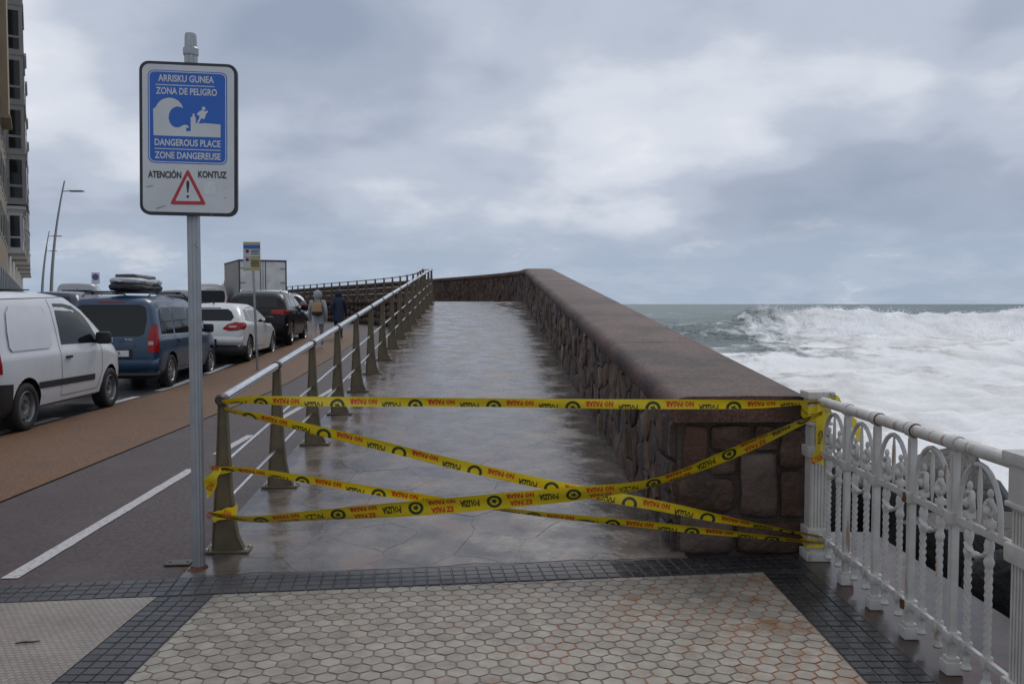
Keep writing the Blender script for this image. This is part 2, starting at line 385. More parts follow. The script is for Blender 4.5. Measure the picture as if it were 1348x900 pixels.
def tile_mesh(name, poly, h, m, inset=0.003):
    c = (sum(p[0] for p in poly) / len(poly), sum(p[1] for p in poly) / len(poly)); k = len(poly)
    top = []
    for x, y in poly:
        d = math.hypot(x - c[0], y - c[1]) or 1; f = max(0.3, 1 - inset / d); top.append((c[0] + (x - c[0]) * f, c[1] + (y - c[1]) * f, h))
    vs = [(x, y, 0.0005) for x, y in poly] + [(x, y, h * 0.6) for x, y in poly] + top
    fs = [tuple(range(2 * k, 3 * k))]
    for i in range(k):
        j = (i + 1) % k; fs += [(i, j, k + j, k + i), (k + i, k + j, 2 * k + j, 2 * k + i)]
    me = bpy.data.meshes.new(name); me.from_pydata(vs, [], fs); me.materials.append(m); return me, vs, fs
PITCHX = 0.0965; PITCHY = PITCHX * 0.866; HR = PITCHX / math.sqrt(3) * 0.90
hexpoly = [(HR * math.sin(R(60 * i)), HR * math.cos(R(60 * i))) for i in range(6)]
hexpoly.reverse()
hmesh, hv, hf = tile_mesh('hex_tile', hexpoly, 0.0028, M_HEX)
A5 = R(5.2); ca, sa = math.cos(A5), math.sin(A5)
cand, rest = [], MB()
for r in range(-10, 40):
    for c in range(-30, 50):
        u = (c + 0.5 * (r % 2)) * PITCHX - 1.2; v = r * PITCHY + 2.6
        x = u * ca - v * sa; y = u * sa + v * ca
        if y < 2.6: continue
        d = min(x - XL1, XR0 - x, (yhex(x) - y) * 0.99)
        if d > HR * 1.02: cand.append((x, y))
        elif d > -HR:
            pl = [(x + a * ca - b * sa, y + a * sa + b * ca) for a, b in hexpoly]
            pl = clip_poly(pl, -1, 0, -XL1 - 0.004); pl = clip_poly(pl, 1, 0, XR0 - 0.004)
            pl = clip_poly(pl, -0.1294, 1, 4.85 + 0.1294 * 2.04 - 0.004)
            if len(pl) > 2:
                k = len(pl); rest.add([(a, b, 0.0005) for a, b in pl] + [(a, b, 0.0027) for a, b in pl], [tuple(range(k, 2 * k))] + [(i, (i + 1) % k, k + (i + 1) % k, k + i) for i in range(k)])
inview = [c for c in cand if c[1] > 3.72 and abs(c[0]) < c[1] * 0.6]
inview.sort(key=lambda c: c[1]); ind = set(inview[:296])
for (x, y) in cand:
    tz = random.uniform(0, 0.0012)
    if (x, y) in ind:
        o = link('hex_tile', hmesh, hexp); o.location = (x, y, tz); o.rotation_euler = (random.uniform(-.016, .016), random.uniform(-.016, .016), R(random.uniform(-1.2, 1.2)) + A5 + R(60) * random.randint(0, 5))
    else:
        rest.add([(x + a * ca - b * sa, y + a * sa + b * ca, c + tz) for a, b, c in hv], hf)
stuff(rest.build('hex_tile_rest', M_HEX, hexp))
def squares(parent, org, ux, uy, nu, nv, pu, pv, m, nm='square_tile', keep=lambda x, y: True):
    me, _, _ = tile_mesh(nm, rrect(pu - 0.009, pv - 0.009, 0.004, 1), 0.006, m)
    for i in range(nu):
        for j in range(nv):
            x = org[0] + ux[0] * pu * (i + .5) + uy[0] * pv * (j + .5); y = org[1] + ux[1] * pu * (i + .5) + uy[1] * pv * (j + .5)
            if not keep(x, y): continue
            o = link(nm, me, parent); o.location = (x, y, random.uniform(-.0008, .0008)); o.rotation_euler = (random.uniform(-.012, .012), random.uniform(-.012, .012), math.atan2(ux[1], ux[0]))
a = math.atan(0.131); ux = (math.cos(a), math.sin(a)); uy = (-ux[1], ux[0])
squares(strip_f, (-3.35, yhex(-3.35) + 0.006), ux, uy, 67, 4, 0.0778, 0.0805, M_DARKT, keep=lambda x, y: x < 0.62)
squares(strip_f, (-3.35, yhex(-3.35) + 0.006), ux, uy, 67, 4, 0.0778, 0.0805, M_WETT, keep=lambda x, y: 0.62 <= x < 1.83)
squares(strip_l, (XL0 + 0.003, 3.3), (1, 0), (0, 1), 4, 21, 0.076, 0.0735, M_DARKT)
squares(strip_r, (XR0 + 0.003, 3.3), (1, 0), (0, 1), 4, 27, 0.075, 0.0735, M_WETT, keep=lambda x, y: y < yhex(x) - 0.03)

# ------------------------------------------------------------------ ramp and upper walk
YC = yfront(0) + TOPZ / KR
vs, fs = [], []; n = 44
for i in range(n + 1):
    Y = 5.2 + (YC + 0.3 - 5.2) * i / n
    for x in (xl(Y) - 0.12, xr(Y) + 0.05):
        yy = max(Y, yfront(x) + 0.012); vs.append((x, yy, zramp(x, yy) + 0.0))
    vs.append((xl(Y) - 0.12, max(Y, yfront(xl(Y)) + .012), -0.1))
fs = [f for i in range(n) for f in ((3 * i, 3 * i + 1, 3 * i + 4, 3 * i + 3), (3 * i + 2, 3 * i, 3 * i + 3, 3 * i + 5))]
ramp = struct(obj('ramp', vs, fs, M_FLAGJ))
# flagstones: irregular slabs between the rail and the parapet
pts = []; rnd = random.Random(21); tries = 0
while len(pts) < 232 and tries < 6000:
    tries += 1
    Y = rnd.uniform(5.2, YC); x = rnd.uniform(xl(Y), xr(Y)); md = 0.36 + 0.012 * (Y - 5)
    if all((x - a) ** 2 + (Y - b) ** 2 > md * md for a, b in pts): pts.append((x, Y))
for (x, y) in pts:
    pl = [(x - 1.2, y - 1.2), (x + 1.2, y - 1.2), (x + 1.2, y + 1.2), (x - 1.2, y + 1.2)]
    for (a, b) in pts:
        if (a, b) == (x, y) or abs(a - x) > 2.4 or abs(b - y) > 2.4: continue
        dx, dy = a - x, b - y; l = math.hypot(dx, dy); pl = clip_poly(pl, dx / l, dy / l, (dx * (x + a) / 2 + dy * (y + b) / 2) / l - (0.0006 if y < 8 else 0.0004))
    pl = clip_poly(pl, 1, 0.0304, 1.08 + 0.0304 * 5.84 + 0.03); pl = clip_poly(pl, -1, -0.0304, 1.90 - 0.0304 * 5.66 + 0.02)
    pl = clip_poly(pl, 0.1317, -1, -(5.06 + 0.1317 * 2.97 + 0.035)); pl = clip_poly(pl, 0, 1, YC)
    if len(pl) < 3: continue
    # roughen the outline
    q = []
    for i, (ax, ay) in enumerate(pl):
        bx, by = pl[(i + 1) % len(pl)]; l = math.hypot(bx - ax, by - ay); k = max(1, min(12, int(l / 0.07)))
        for t in range(k):
            p = (ax + (bx - ax) * t / k, ay + (by - ay) * t / k); f = 1 - ((0.002 + 0.008 * rnd.random() if y < 8 else 0.001) if t else 0.002)
            q.append((x + (p[0] - x) * f + 0.0, y + (p[1] - y) * f))
    q = [(a + 0.075 * noise.noise(Vector((a * 2.1, b * 2.1, 5.0))) + 0.028 * noise.noise(Vector((a * 9, b * 9, 2.0))), max(yfront(a) + 0.03, b + 0.075 * noise.noise(Vector((a * 2.1, b * 2.1, 15.0))) + 0.028 * noise.noise(Vector((a * 9, b * 9, 12.0))))) for a, b in q]
    h = (0.0013 + rnd.random() * 0.0015) if y < 8 else 0.0016; k = len(q); tx, ty = rnd.uniform(-.002, .002), rnd.uniform(-.002, .002)
    vs = [(a, b, zramp(a, b) + 0.0008) for a, b in q] + [(a, b, zramp(a, b) + h + tx * (a - x) + ty * (b - y)) for a, b in q]
    obj('flagstone', vs, [tuple(range(k, 2 * k))] + [(i, (i + 1) % k, k + (i + 1) % k, k + i) for i in range(k)], M_FLAG, ramp)
# level walk behind the crest
INN = [(0.41, 27.7), (0.24, 29.4), (-0.38, 31.5), (-1.4, 34.2), (-3.5, 38.8), (-6.6, 45), (-12.2, 57), (-21.5, 77), (-58, 150)]
def inner(Y): return interp([(b, a) for a, b in INN], Y)
vs, fs = [], []; Yl = [YC + 0.29, 29.5, 31, 33, 35, 37, 39, 42, 45, 50, 57, 66, 77, 100, 150]
def street_edge(Y): return -2.0 + bend(Y) if Y > 31 else xl(Y) - 0.12 + (-2.0 + bend(31) - xl(31) + 0.12) * sstep(27, 31, Y)
for Y in Yl: vs += [(street_edge(Y), Y, TOPZ), (inner(Y) + 0.2, Y, TOPZ), (street_edge(Y), Y, rise(Y) - 0.2)]
for i in range(len(Yl) - 1): fs += [(3 * i, 3 * i + 1, 3 * i + 4, 3 * i + 3), (3 * i + 2, 3 * i, 3 * i + 3, 3 * i + 5)]
nq = len(fs)
walk = struct(obj('upper_walk', vs, fs, M_FLAG, mats=[M_MORTAR], fm=[i % 2 for i in range(nq)]))
# stones of the retaining wall under the upper walk
mb = MB(); rnd = random.Random(5)
def stone_into(mb, M4, w, h, d, jit=0.012, cuts=2):
    vs, idx, fs = [], {}, []
    g = [-1 + 2 * i / cuts for i in range(cuts + 1)]
    def vid(p):
        if p not in idx:
            idx[p] = len(vs); x, y, z = p; m = max(abs(x), abs(y), abs(z)); l = math.sqrt(x * x + y * y + z * z)
            k = 0.80 + 0.20 * (m / l) ** 1.0
            f = 1.0 / (abs(x) ** 11 + abs(y) ** 11 + abs(z) ** 11) ** (1 / 11)
            vs.append(Vector((x * f * w / 2 + rnd.uniform(-jit, jit), y * f * d / 2 + rnd.uniform(-jit, jit), z * f * h / 2 + rnd.uniform(-jit, jit))))
        return idx[p]
    for ax in range(3):
        for sgn in (-1, 1):
            for i in range(cuts):
                for j in range(cuts):
                    q = []
                    for (a, b) in ((g[i], g[j]), (g[i + 1], g[j]), (g[i + 1], g[j + 1]), (g[i], g[j + 1])):
                        p = [0, 0, 0]; p[ax] = sgn; p[(ax + 1) % 3] = a; p[(ax + 2) % 3] = b; q.append(vid(tuple(round(t, 4) for t in p)))
                    fs.append(tuple(q) if sgn > 0 else tuple(reversed(q)))
    mb.add([M4 @ v for v in vs] if M4 else vs, fs)
Yv = 28.2
while Yv < 75:
    w = rnd.uniform(0.5, 0.9); Yn = Yv + w * 0.85; p = Vector((street_edge(Yv), Yv, 0)); q = Vector((street_edge(Yn), Yn, 0)); t = (q - p).normalized()
    zz = rise(Yv)
    while zz < TOPZ - 0.1:
        h = rnd.uniform(0.24, 0.36); M4 = Matrix.Translation(p.lerp(q, .5) + Vector((0, 0, zz + h / 2))) @ Matrix(((t.x, t.y, 0, 0), (t.y, -t.x, 0, 0), (0, 0, 1, 0), (0, 0, 0, 1)))
        stone_into(mb, M4, (q - p).length * 0.95, h * 0.94, 0.16, 0.01, 2); zz += h
    Yv = Yn
stuff(mb.build('rubble_facing', M_STONE, walk, smooth=180))
mb = MB(); prev = None
for Y in [28 + 1.2 * i for i in range(40)]:
    p = Vector((street_edge(Y), Y, TOPZ + 0.02))
    if prev is not None: mb.bar(prev, p, 0.34, 0.10)
    prev = p
mb.build('edge_slab', M_COPE, walk)

# ------------------------------------------------------------------ sea wall (parapet)
wall = thing('sea_wall', 'dark rubble stone parapet with broad rounded brown coping climbing beside the ramp', 'wall', (1.5, 5.9, 0))
WT = 0.86; WH = 0.885; CT = 0.15
Y0W = 5.72
def wpath(s):                        # distance along the foot of the parapet -> point on the inner face, base height
    L1 = 27.7 - Y0W
    if s <= L1: Y = Y0W + s; return Vector((xr(Y), Y, zramp(xr(Y), Y)))
    rest_ = s - L1; pts = INN
    for (a, b), (c, d) in zip(pts, pts[1:]):
        l = math.hypot(c - a, d - b)
        if rest_ <= l: t = rest_ / l; return Vector((a + (c - a) * t, b + (d - b) * t, TOPZ))
        rest_ -= l
    return Vector((pts[-1][0], pts[-1][1], TOPZ))
def wframe(s):
    p = wpath(s); t = (wpath(s + 0.6) - wpath(max(0, s - 0.6))); th = Vector((t.x, t.y, 0)).normalized(); n = Vector((th.y, -th.x, 0)); return p, th, n
SS = [0, 1, 2, 4, 6, 8, 10, 12, 14, 16, 18, 20, 21, 22, 22.7, 23.4, 24.2, 25, 26, 27, 28.5, 30, 32, 35, 40, 50, 62, 80, 110, 130]
vs = []; 
for s in SS:
    p, th, n = wframe(s)
    a = p + n * 0.006; b = p + n * WT
    vs += [a - Vector((0, 0, 0.3)), a + Vector((0, 0, WH + 0.02)), b + Vector((0, 0, WH + 0.02)), Vector((b.x + 0.4 * n.x, b.y + 0.4 * n.y, -9))]
fs = [(4 * i + k, 4 * i + 4 + k, 4 * i + 5 + k, 4 * i + 1 + k) for i in range(len(SS) - 1) for k in range(3)] + [(0, 1, 2, 3)]
obj('core', vs, fs, M_MORTAR, wall, world=True)
# coping, cast in lengths
prof = [(-0.02, -0.012), (-0.048, 0.012), (-0.052, 0.08), (-0.038, 0.122), (0.005, 0.148), (0.055, 0.157), (0.45, 0.162), (0.83, 0.158), (0.865, 0.14), (0.885, 0.10), (0.885, -0.01)]
def coping(s0, s1, nseg):
    vs = []; k = len(prof)
    for i in range(nseg + 1):
        p, th, n = wframe(s0 + (s1 - s0) * i / nseg)
        for a, z in prof: vs.append(p + n * a + Vector((0, 0, WH + z)))
    fs = [(i * k + j, i * k + j + 1, (i + 1) * k + j + 1, (i + 1) * k + j) for i in range(nseg) for j in range(k - 1)]
    fs += [(i * k + k - 1, i * k, (i + 1) * k, (i + 1) * k + k - 1) for i in range(nseg)]
    fs += [tuple(range(k)), tuple(reversed(range(nseg * k, nseg * k + k)))]
    obj('coping_stone', vs, fs, M_COPE, wall, smooth=50, world=True)
s = -0.06
while s < 60:
    l = 2.9 if s < 20 else 3.6; coping(s, s + l - 0.014, 6 if s < 20 else 8); s += l
coping(s, 125, 10)
# stones: a few shared shapes
rnd = random.Random(11)
def rubble(s0, s1, d0, individual):
    pts, out, tries = [], MB(), 0
    while tries < 9000:
        tries += 1; q = (rnd.uniform(s0, s1), rnd.uniform(0.0, WH)); dd = d0 * (0.75 + 0.6 * noise.noise(Vector((q[0] * .9, q[1] * 2, 4))) ** 2 + 0.25 * rnd.random())
        if all(((q[0] - a) * .92) ** 2 + (q[1] - b) ** 2 > dd * dd for a, b in pts): pts.append(q)
    for (x, y) in pts:
        pl = [(x - .7, y - .7), (x + .7, y - .7), (x + .7, y + .7), (x - .7, y + .7)]
        for (a, b) in pts:
            if (a, b) == (x, y) or abs(a - x) > 1.3: continue
            dx, dy = a - x, b - y; l = math.hypot(dx, dy); pl = clip_poly(pl, dx / l, dy / l, (dx * (x + a) / 2 + dy * (y + b) / 2) / l - 0.006)
        pl = clip_poly(pl, 0, 1, WH - 0.012); pl = clip_poly(pl, 0, -1, 0.02); pl = clip_poly(pl, -1, 0, -s0); pl = clip_poly(pl, 1, 0, s1)
        if len(pl) < 3: continue
        q = []
        for i, (ax, ay) in enumerate(pl):
            bx, by = pl[(i + 1) % len(pl)]
            if math.hypot(bx - ax, by - ay) < 0.02: continue
            q.append((ax, ay))
            if math.hypot(bx - ax, by - ay) > 0.14: q.append(((ax + bx) / 2 + rnd.uniform(-.012, .012), (ay + by) / 2 + rnd.uniform(-.012, .012)))
        if len(q) < 3: continue
        k = len(q); pr = rnd.uniform(-0.012, 0.026); tx, ty = rnd.uniform(-.11, .11), rnd.uniform(-.09, .09)
        def W3(a, b, o): pth, th, n_ = wframe(max(0.01, a)); return pth + Vector((0, 0, b)) - n_ * o
        vs = [W3(a, b, -0.03) for a, b in q]
        for f, o in ((0.97, 0.6), (0.80, 1.0)):
            vs += [W3(x + (a - x) * f, y + (b - y) * f, (0.012 + pr) * o * 0.8 + tx * (a - x) * .5 + ty * (b - y) * .5 + rnd.uniform(-.012, .012)) for a, b in q]
        vs.append(W3(x, y, 0.014 + pr + rnd.uniform(-.012, .012)))
        fs = [(i, (i + 1) % k, k + (i + 1) % k, k + i) for i in range(k)] + [(k + i, k + (i + 1) % k, 2 * k + (i + 1) % k, 2 * k + i) for i in range(k)] + [(2 * k + i, 2 * k + (i + 1) % k, 3 * k) for i in range(k)]
        fs = [tuple(reversed(f)) for f in fs]
        if individual: obj('stone', vs, fs, rnd.choice((M_STONE, M_STONE, M_STONE, M_STB, M_STC)), wall, smooth=42, world=True)
        else: out.add(vs, fs)
    if not individual: stuff(out.build('far_stones', M_STONE, wall, smooth=42, world=True))
    return len(pts)
M_STB = mat('tan_rubble', (0.120, 0.078, 0.048), 0.4, col2=(0.185, 0.128, 0.085), nscale=7, bump=1.0, bscale=18, rough2=0.6, rnd=0.2, spec=0.2, bdist=0.03)
M_STC = mat('dark_rubble', (0.045, 0.034, 0.030), 0.35, col2=(0.095, 0.068, 0.057), nscale=6, bump=1.0, bscale=16, rough2=0.6, rnd=0.2, spec=0.25, bdist=0.03)
print('stones', rubble(0.0, 17.5, 0.235, True)); rubble(17.5, 34, 0.24, False); rubble(34, 62, 0.42, False)
# the end face towards the promenade: big blocks (px boxes measured on the face)
EY = Y0W - 0.0
def end_stone(x0, x1, y0, y1, m=None):
    a = P(x0, y1, EY); b = P(x1, y0, EY); m_ = MB(); w, h = b.x - a.x, b.z - a.z
    M4 = Matrix.Translation(((a.x + b.x) / 2, EY + 0.047, (a.z + b.z) / 2))
    stone_into(m_, M4, w, h, 0.14, 0.0, 6)
    for v in m_.v:
        q = v * 6.0; v += Vector((0.016 * noise.noise(q), 0.030 * noise.noise(q + Vector((9, 0, 0))), 0.016 * noise.noise(q + Vector((0, 9, 0)))))
    m_.build('block', m or M_STONE, wall, smooth=60, world=True)
M_ST2 = mat('red_stone', (0.070, 0.036, 0.027), 0.45, spec=0.25, col2=(0.118, 0.066, 0.052), nscale=6, bump=0.8, bscale=20, rough2=0.6, bdist=0.03, stain=(0.21, 0.17, 0.14), sscale=9, slo=0.64, shi=0.74)
M_ST3 = mat('pale_stone', (0.090, 0.062, 0.053), 0.45, spec=0.25, col2=(0.150, 0.110, 0.094), nscale=6, bump=0.7, bscale=16, rough2=0.6, bdist=0.03, stain=(0.38, 0.25, 0.14), sscale=6, slo=0.66, shi=0.72)
for b in ((899, 931, 560, 622, M_ST2), (934, 990, 560, 592, None), (934, 968, 596, 624, None), (972, 1024, 597, 680, M_ST3), (1027, 1060, 566, 616, None), (1027, 1060, 620, 680, None), (893, 964, 629, 674, None), (893, 964, 677, 728, M_ST3), (968, 1060, 686, 728, None), (994, 1024, 560, 593, None)):
    end_stone(*b)

# ------------------------------------------------------------------ sea
def sea_z(X, Y):
    """swell, one big breaker and the foam cover (0..1)"""
    a = noise.noise(Vector((X * 0.012, Y * 0.03, 1.3))); b = noise.noise(Vector((X * 0.05, Y * 0.09, 4.1)))
    yb = 172 + 22 * noise.noise(Vector((X * 0.011, 0.3, 2.0))) + 10 * noise.noise(Vector((X * 0.05, 4.3, 2.0)))
    amp = 6.4 * (0.82 + 0.55 * noise.noise(Vector((X * 0.02, 7.7, 1.0)))) * (0.55 + 0.45 * sstep(20, 75, X))
    d = Y - yb
    br = amp * (math.exp(-(d / 9.0) ** 2) if d < 0 else math.exp(-(d / 26.0) ** 2))
    y2 = 330 + 30 * noise.noise(Vector((X * 0.008, 9.3, 2.0))); d2 = Y - y2; br += 2.6 * math.exp(-(d2 / 24) ** 2) * (0.6 + 0.5 * noise.noise(Vector((X * 0.01, 3.3, 8))))
    y3 = 105 + 22 * noise.noise(Vector((X * 0.02, 5.3, 6.0))); d3 = Y - y3; br += 1.25 * math.exp(-(d3 / (8 if d3 < 0 else 18)) ** 2)
    z = -5.3 + 0.9 * a * sstep(30, 250, Y) + 0.45 * b + br
    face = sstep(-30, 5, d) * (1 - sstep(2, 10, d))
    foam = 1 - sstep(-2, 9, d)
    if X < 95:                                          # the shoulder of the wave has not broken yet
        sh = 1 - sstep(28, 66, X + 16 * noise.noise(Vector((X * .03, Y * .05, 3.0))))
        foam = foam * (1 - 0.75 * sh * sstep(60, 140, Y)) 
    caps = sstep(0.36, 0.5, noise.noise(Vector((X * 0.02, Y * 0.05, 11.0)))) * 0.55 if Y > 195 else 0
    foam = max(foam, caps)
    # splash on the crest
    cr = math.exp(-((d + 1.0) / 5.0) ** 2) * foam
    z += cr * (4.2 * max(0, noise.noise(Vector((X * 0.09, Y * 0.06, 2.2)))) ** 1.3 + 1.5 * max(0, noise.noise(Vector((X * 0.33, Y * 0.2, 6.2)))) + 0.7 * max(0, noise.noise(Vector((X * 0.9, Y * 0.5, 1.2)))) - 0.35)
    z += 3.0 * math.exp(-((X - 47) / 4.0) ** 2) * math.exp(-((d) / 5.0) ** 2) * (0.7 + 0.5 * noise.noise(Vector((X * 0.5, Y * .4, 1))))
    rid = noise.noise(Vector((X * 0.045 + 3 * noise.noise(Vector((X * .02, Y * .03, 7))), Y * 0.16, 31.0))); z += foam * 1.15 * (1 - abs(rid) * 2.2) * sstep(25, 70, Y) * (0.35 + 0.65 * sstep(-0.3, 0.4, noise.noise(Vector((X * .03, Y * .05, 17)))))
    rgh = foam * (0.50 if Y < 170 else 0.1) * sstep(12, 40, Y)
    q = Vector((X * 0.32, Y * 0.22, 0.0))
    z += rgh * (noise.fractal(q, 0.9, 2.1, 4))
    return z, foam
rows = []; y = 9.0
while y < 26000:
    rows.append(y); y *= (1.012 if y < 420 else 1.07)
ucol = [-0.15 + 1.25 * i / 190 for i in range(191)]
vs, fm_ = [], []
for Y in rows:
    for u in ucol:
        X = u * Y + (1.0 if Y < 60 else 0)
        if Y > 900: z, f = -5.3, 0.0
        else: z, f = sea_z(X, Y)
        if Y > 420 : z = -5.3 + (z + 5.3) * (1 - sstep(420, 900, Y))
        vs.append((X, Y, z)); fm_.append(f)
nc = len(ucol)
fs = [(i * nc + j, i * nc + j + 1, (i + 1) * nc + j + 1, (i + 1) * nc + j) for i in range(len(rows) - 1) for j in range(nc - 1)]
def sea_mat():
    m = bpy.data.materials.new('storm_sea'); m.use_nodes = True; nt = m.node_tree; N = nt.nodes.new; L = nt.links.new
    b = nt.nodes['Principled BSDF']; g = N('ShaderNodeNewGeometry'); at = N('ShaderNodeAttribute'); at.attribute_name = 'foam'
    def noi(sx, sy, det, ro, off=0.0):
        mp = N('ShaderNodeMapping'); L(g.outputs['Position'], mp.inputs[0]); mp.inputs['Scale'].default_value = (sx, sy, 0.3); mp.inputs['Location'].default_value = (off, off, 0)
        n = N('ShaderNodeTexNoise'); L(mp.outputs[0], n.inputs[0]); n.inputs['Scale'].default_value = 1; n.inputs['Detail'].default_value = det; n.inputs['Roughness'].default_value = ro; n.inputs['Distortion'].default_value = 0.6
        return n.outputs[0]
    def mr(x, a, c, d=0.0, e=1.0):
        n = N('ShaderNodeMapRange'); L(x, n.inputs[0])
        for i, v in enumerate((a, c, d, e)): n.inputs[i + 1].default_value = v
        return n.outputs[0]
    def mth(op, a, c):
        n = N('ShaderNodeMath'); n.operation = op; n.use_clamp = False
        for i, v in enumerate((a, c)):
            if isinstance(v, float): n.inputs[i].default_value = v
            else: L(v, n.inputs[i])
        return n.outputs[0]
    n1 = noi(0.10, 0.055, 10, 0.66); n2 = noi(0.45, 0.22, 9, 0.7, 5.0); n3 = noi(0.035, 0.022, 9, 0.68, 9.0)
    # cover = attribute pushed about by streaky noise; thin lace where it is partial
    s = mth('ADD', mth('MULTIPLY', at.outputs['Fac'], 0.80), mth('MULTIPLY', mth('SUBTRACT', n1, 0.5), 1.5))
    s = mth('ADD', s, mth('MULTIPLY', mth('SUBTRACT', n2, 0.5), 0.9))
    cov = mr(s, 0.34, 0.62)
    caps = mr(n3, 0.60, 0.66, 0.0, 0.75)
    cov2 = mth('MAXIMUM', cov, caps)
    fo = N('ShaderNodeMix'); fo.data_type = 'RGBA'; L(mr(n1, 0.32, 0.56), fo.inputs[0]); fo.inputs[6].default_value = (0.62, 0.60, 0.565, 1); fo.inputs[7].default_value = (0.93, 0.93, 0.92, 1)
    wa = N('ShaderNodeMix'); wa.data_type = 'RGBA'; L(mr(n3, 0.35, 0.65), wa.inputs[0]); wa.inputs[6].default_value = (0.022, 0.062, 0.070, 1); wa.inputs[7].default_value = (0.070, 0.125, 0.128, 1)
    ae = N('ShaderNodeMix'); ae.data_type = 'RGBA'; L(mr(at.outputs['Fac'], 0.35, 0.95, 0.0, 0.85), ae.inputs[0]); L(wa.outputs[2], ae.inputs[6]); ae.inputs[7].default_value = (0.42, 0.45, 0.44, 1)
    mx = N('ShaderNodeMix'); mx.data_type = 'RGBA'; L(cov2, mx.inputs[0]); L(ae.outputs[2], mx.inputs[6]); L(fo.outputs[2], mx.inputs[7]); L(mx.outputs[2], b.inputs['Base Color'])
    L(mr(cov2, 0, 1, 0.35, 0.95), b.inputs['Roughness']); b.inputs['Specular IOR Level'].default_value = 0.3; b.inputs['IOR'].default_value = 1.33
    bp = N('ShaderNodeBump'); bp.inputs['Strength'].default_value = 0.7; bp.inputs['Distance'].default_value = 0.4; L(noi(0.8, 0.5, 7, 0.7, 2.0), bp.inputs['Height']); b2 = N('ShaderNodeBump'); L(mr(cov2, 0, 0.6, 0.9, 0.0), b2.inputs['Strength']); b2.inputs['Distance'].default_value = 5.0; L(noi(0.09, 0.05, 5, 0.6, 21.0), b2.inputs['Height']); L(b2.outputs[0], bp.inputs['Normal']); L(bp.outputs[0], b.inputs['Normal'])
    return m
sea = obj('sea', vs, fs, sea_mat(), smooth=180); struct(sea)
at = sea.data.attributes.new('foam', 'FLOAT', 'POINT'); at.data.foreach_set('value', fm_)

# torn spray thrown up along the breaker
rnd = random.Random(77); mb = MB(); tet = [Vector((1, 1, 1)), Vector((-1, -1, 1)), Vector((-1, 1, -1)), Vector((1, -1, -1))]
for k in range(14000):
    u = rnd.uniform(0.18, 0.66); Yb = rnd.gauss(170, 9); X = u * Yb; g_ = max(0, noise.noise(Vector((X * 0.07, 3.0, 1.0)))) + 0.12
    z_, f_ = sea_z(X, Yb)
    if f_ < 0.5: continue
    up = rnd.expovariate(1.0) * 1.25 * g_; r_ = rnd.uniform(0.02, 0.085) * (1.15 - min(1, up * .3)); c_ = Vector((X, Yb, z_ + up + 0.05)); q_ = rnd.uniform(0, 3)
    cq, sq = math.cos(q_), math.sin(q_)
    mb.add([c_ + Vector((t_.x * cq - t_.y * sq, t_.x * sq + t_.y * cq, t_.z * .8)) * r_ for t_ in tet], [(0, 1, 2), (0, 3, 1), (0, 2, 3), (1, 3, 2)])
sprayo = stuff(mb.build('sea_spray', mat('spray', (.90, .90, .90), .8), None)); sprayo['label'] = 'white spray torn off the breaking wave crest'; sprayo['category'] = 'spray'
# rocks below the promenade edge
rnd = random.Random(3)
def boulder(x, y, z, r, label):
    bm = bmesh.new(); bmesh.ops.create_icosphere(bm, subdivisions=3, radius=1); off = Vector((rnd.uniform(0, 50), rnd.uniform(0, 50), 0))
    for v in bm.verts:
        q = v.co * 1.1 + off; c = v.co.copy(); m = max(abs(c.x), abs(c.y), abs(c.z)); c = c * (0.45 + 0.55 / m) if False else c * (0.55 + 0.45 / m)
        v.co = c * (0.85 + 0.28 * noise.noise(q) + 0.10 * noise.noise(q * 3))
    me = bpy.data.meshes.new('boulder'); bm.to_mesh(me); bm.free(); me.materials.append(M_ROCK)
    me.polygons.foreach_set('use_smooth', [True] * len(me.polygons)); me.set_sharp_from_angle(angle=R(32))
    o = link('boulder', me); o.location = (x, y, z); o.scale = (r, r * rnd.uniform(.9, 1.3), r * rnd.uniform(.8, 1)); o.rotation_euler = (rnd.uniform(0, 3), rnd.uniform(-.3, .3), rnd.uniform(0, 3))
    tag(o, label, 'rock', 'wet black boulders below the railing')
for i, (x, y, z, r) in enumerate([(3.75, 7.5, -.55, .75), (3.7, 6.3, -.62, .72), (3.65, 5.2, -.6, .7), (3.6, 4.1, -.62, .7), (3.6, 3.0, -.6, .7), (4.9, 7.0, -1.5, .9), (4.9, 5.5, -1.6, .95), (4.8, 4.0, -1.6, .9), (3.6, 8.7, -.9, .7), (6.0, 6.5, -2.6, 1.1), (6.2, 4.6, -2.7, 1.1), (7.6, 7.8, -3.9, 1.2), (7.5, 5.6, -4.0, 1.2), (4.9, 8.9, -1.9, 1.0), (6.0, 9.6, -3.2, 1.2)]):
    boulder(x - .12, y, z + (.14 if i < 3 or i == 8 else -.12 if i < 5 else .05), r, 'wet black boulder heaped below the white railing')
vs, fs = [], []
for i in range(15):
    for j in range(12):
        X = 2.4 + 0.6 * i; Y = 0.5 + 1.1 * j; vs.append((X, Y, -0.75 - 0.72 * (X - 2.6) + 0.35 * noise.noise(Vector((X, Y, 3)))))
fs = [(i * 12 + j, (i + 1) * 12 + j, (i + 1) * 12 + j + 1, i * 12 + j + 1) for i in range(14) for j in range(11)]
struct(obj('rocky_shore', vs, fs, M_ROCK))

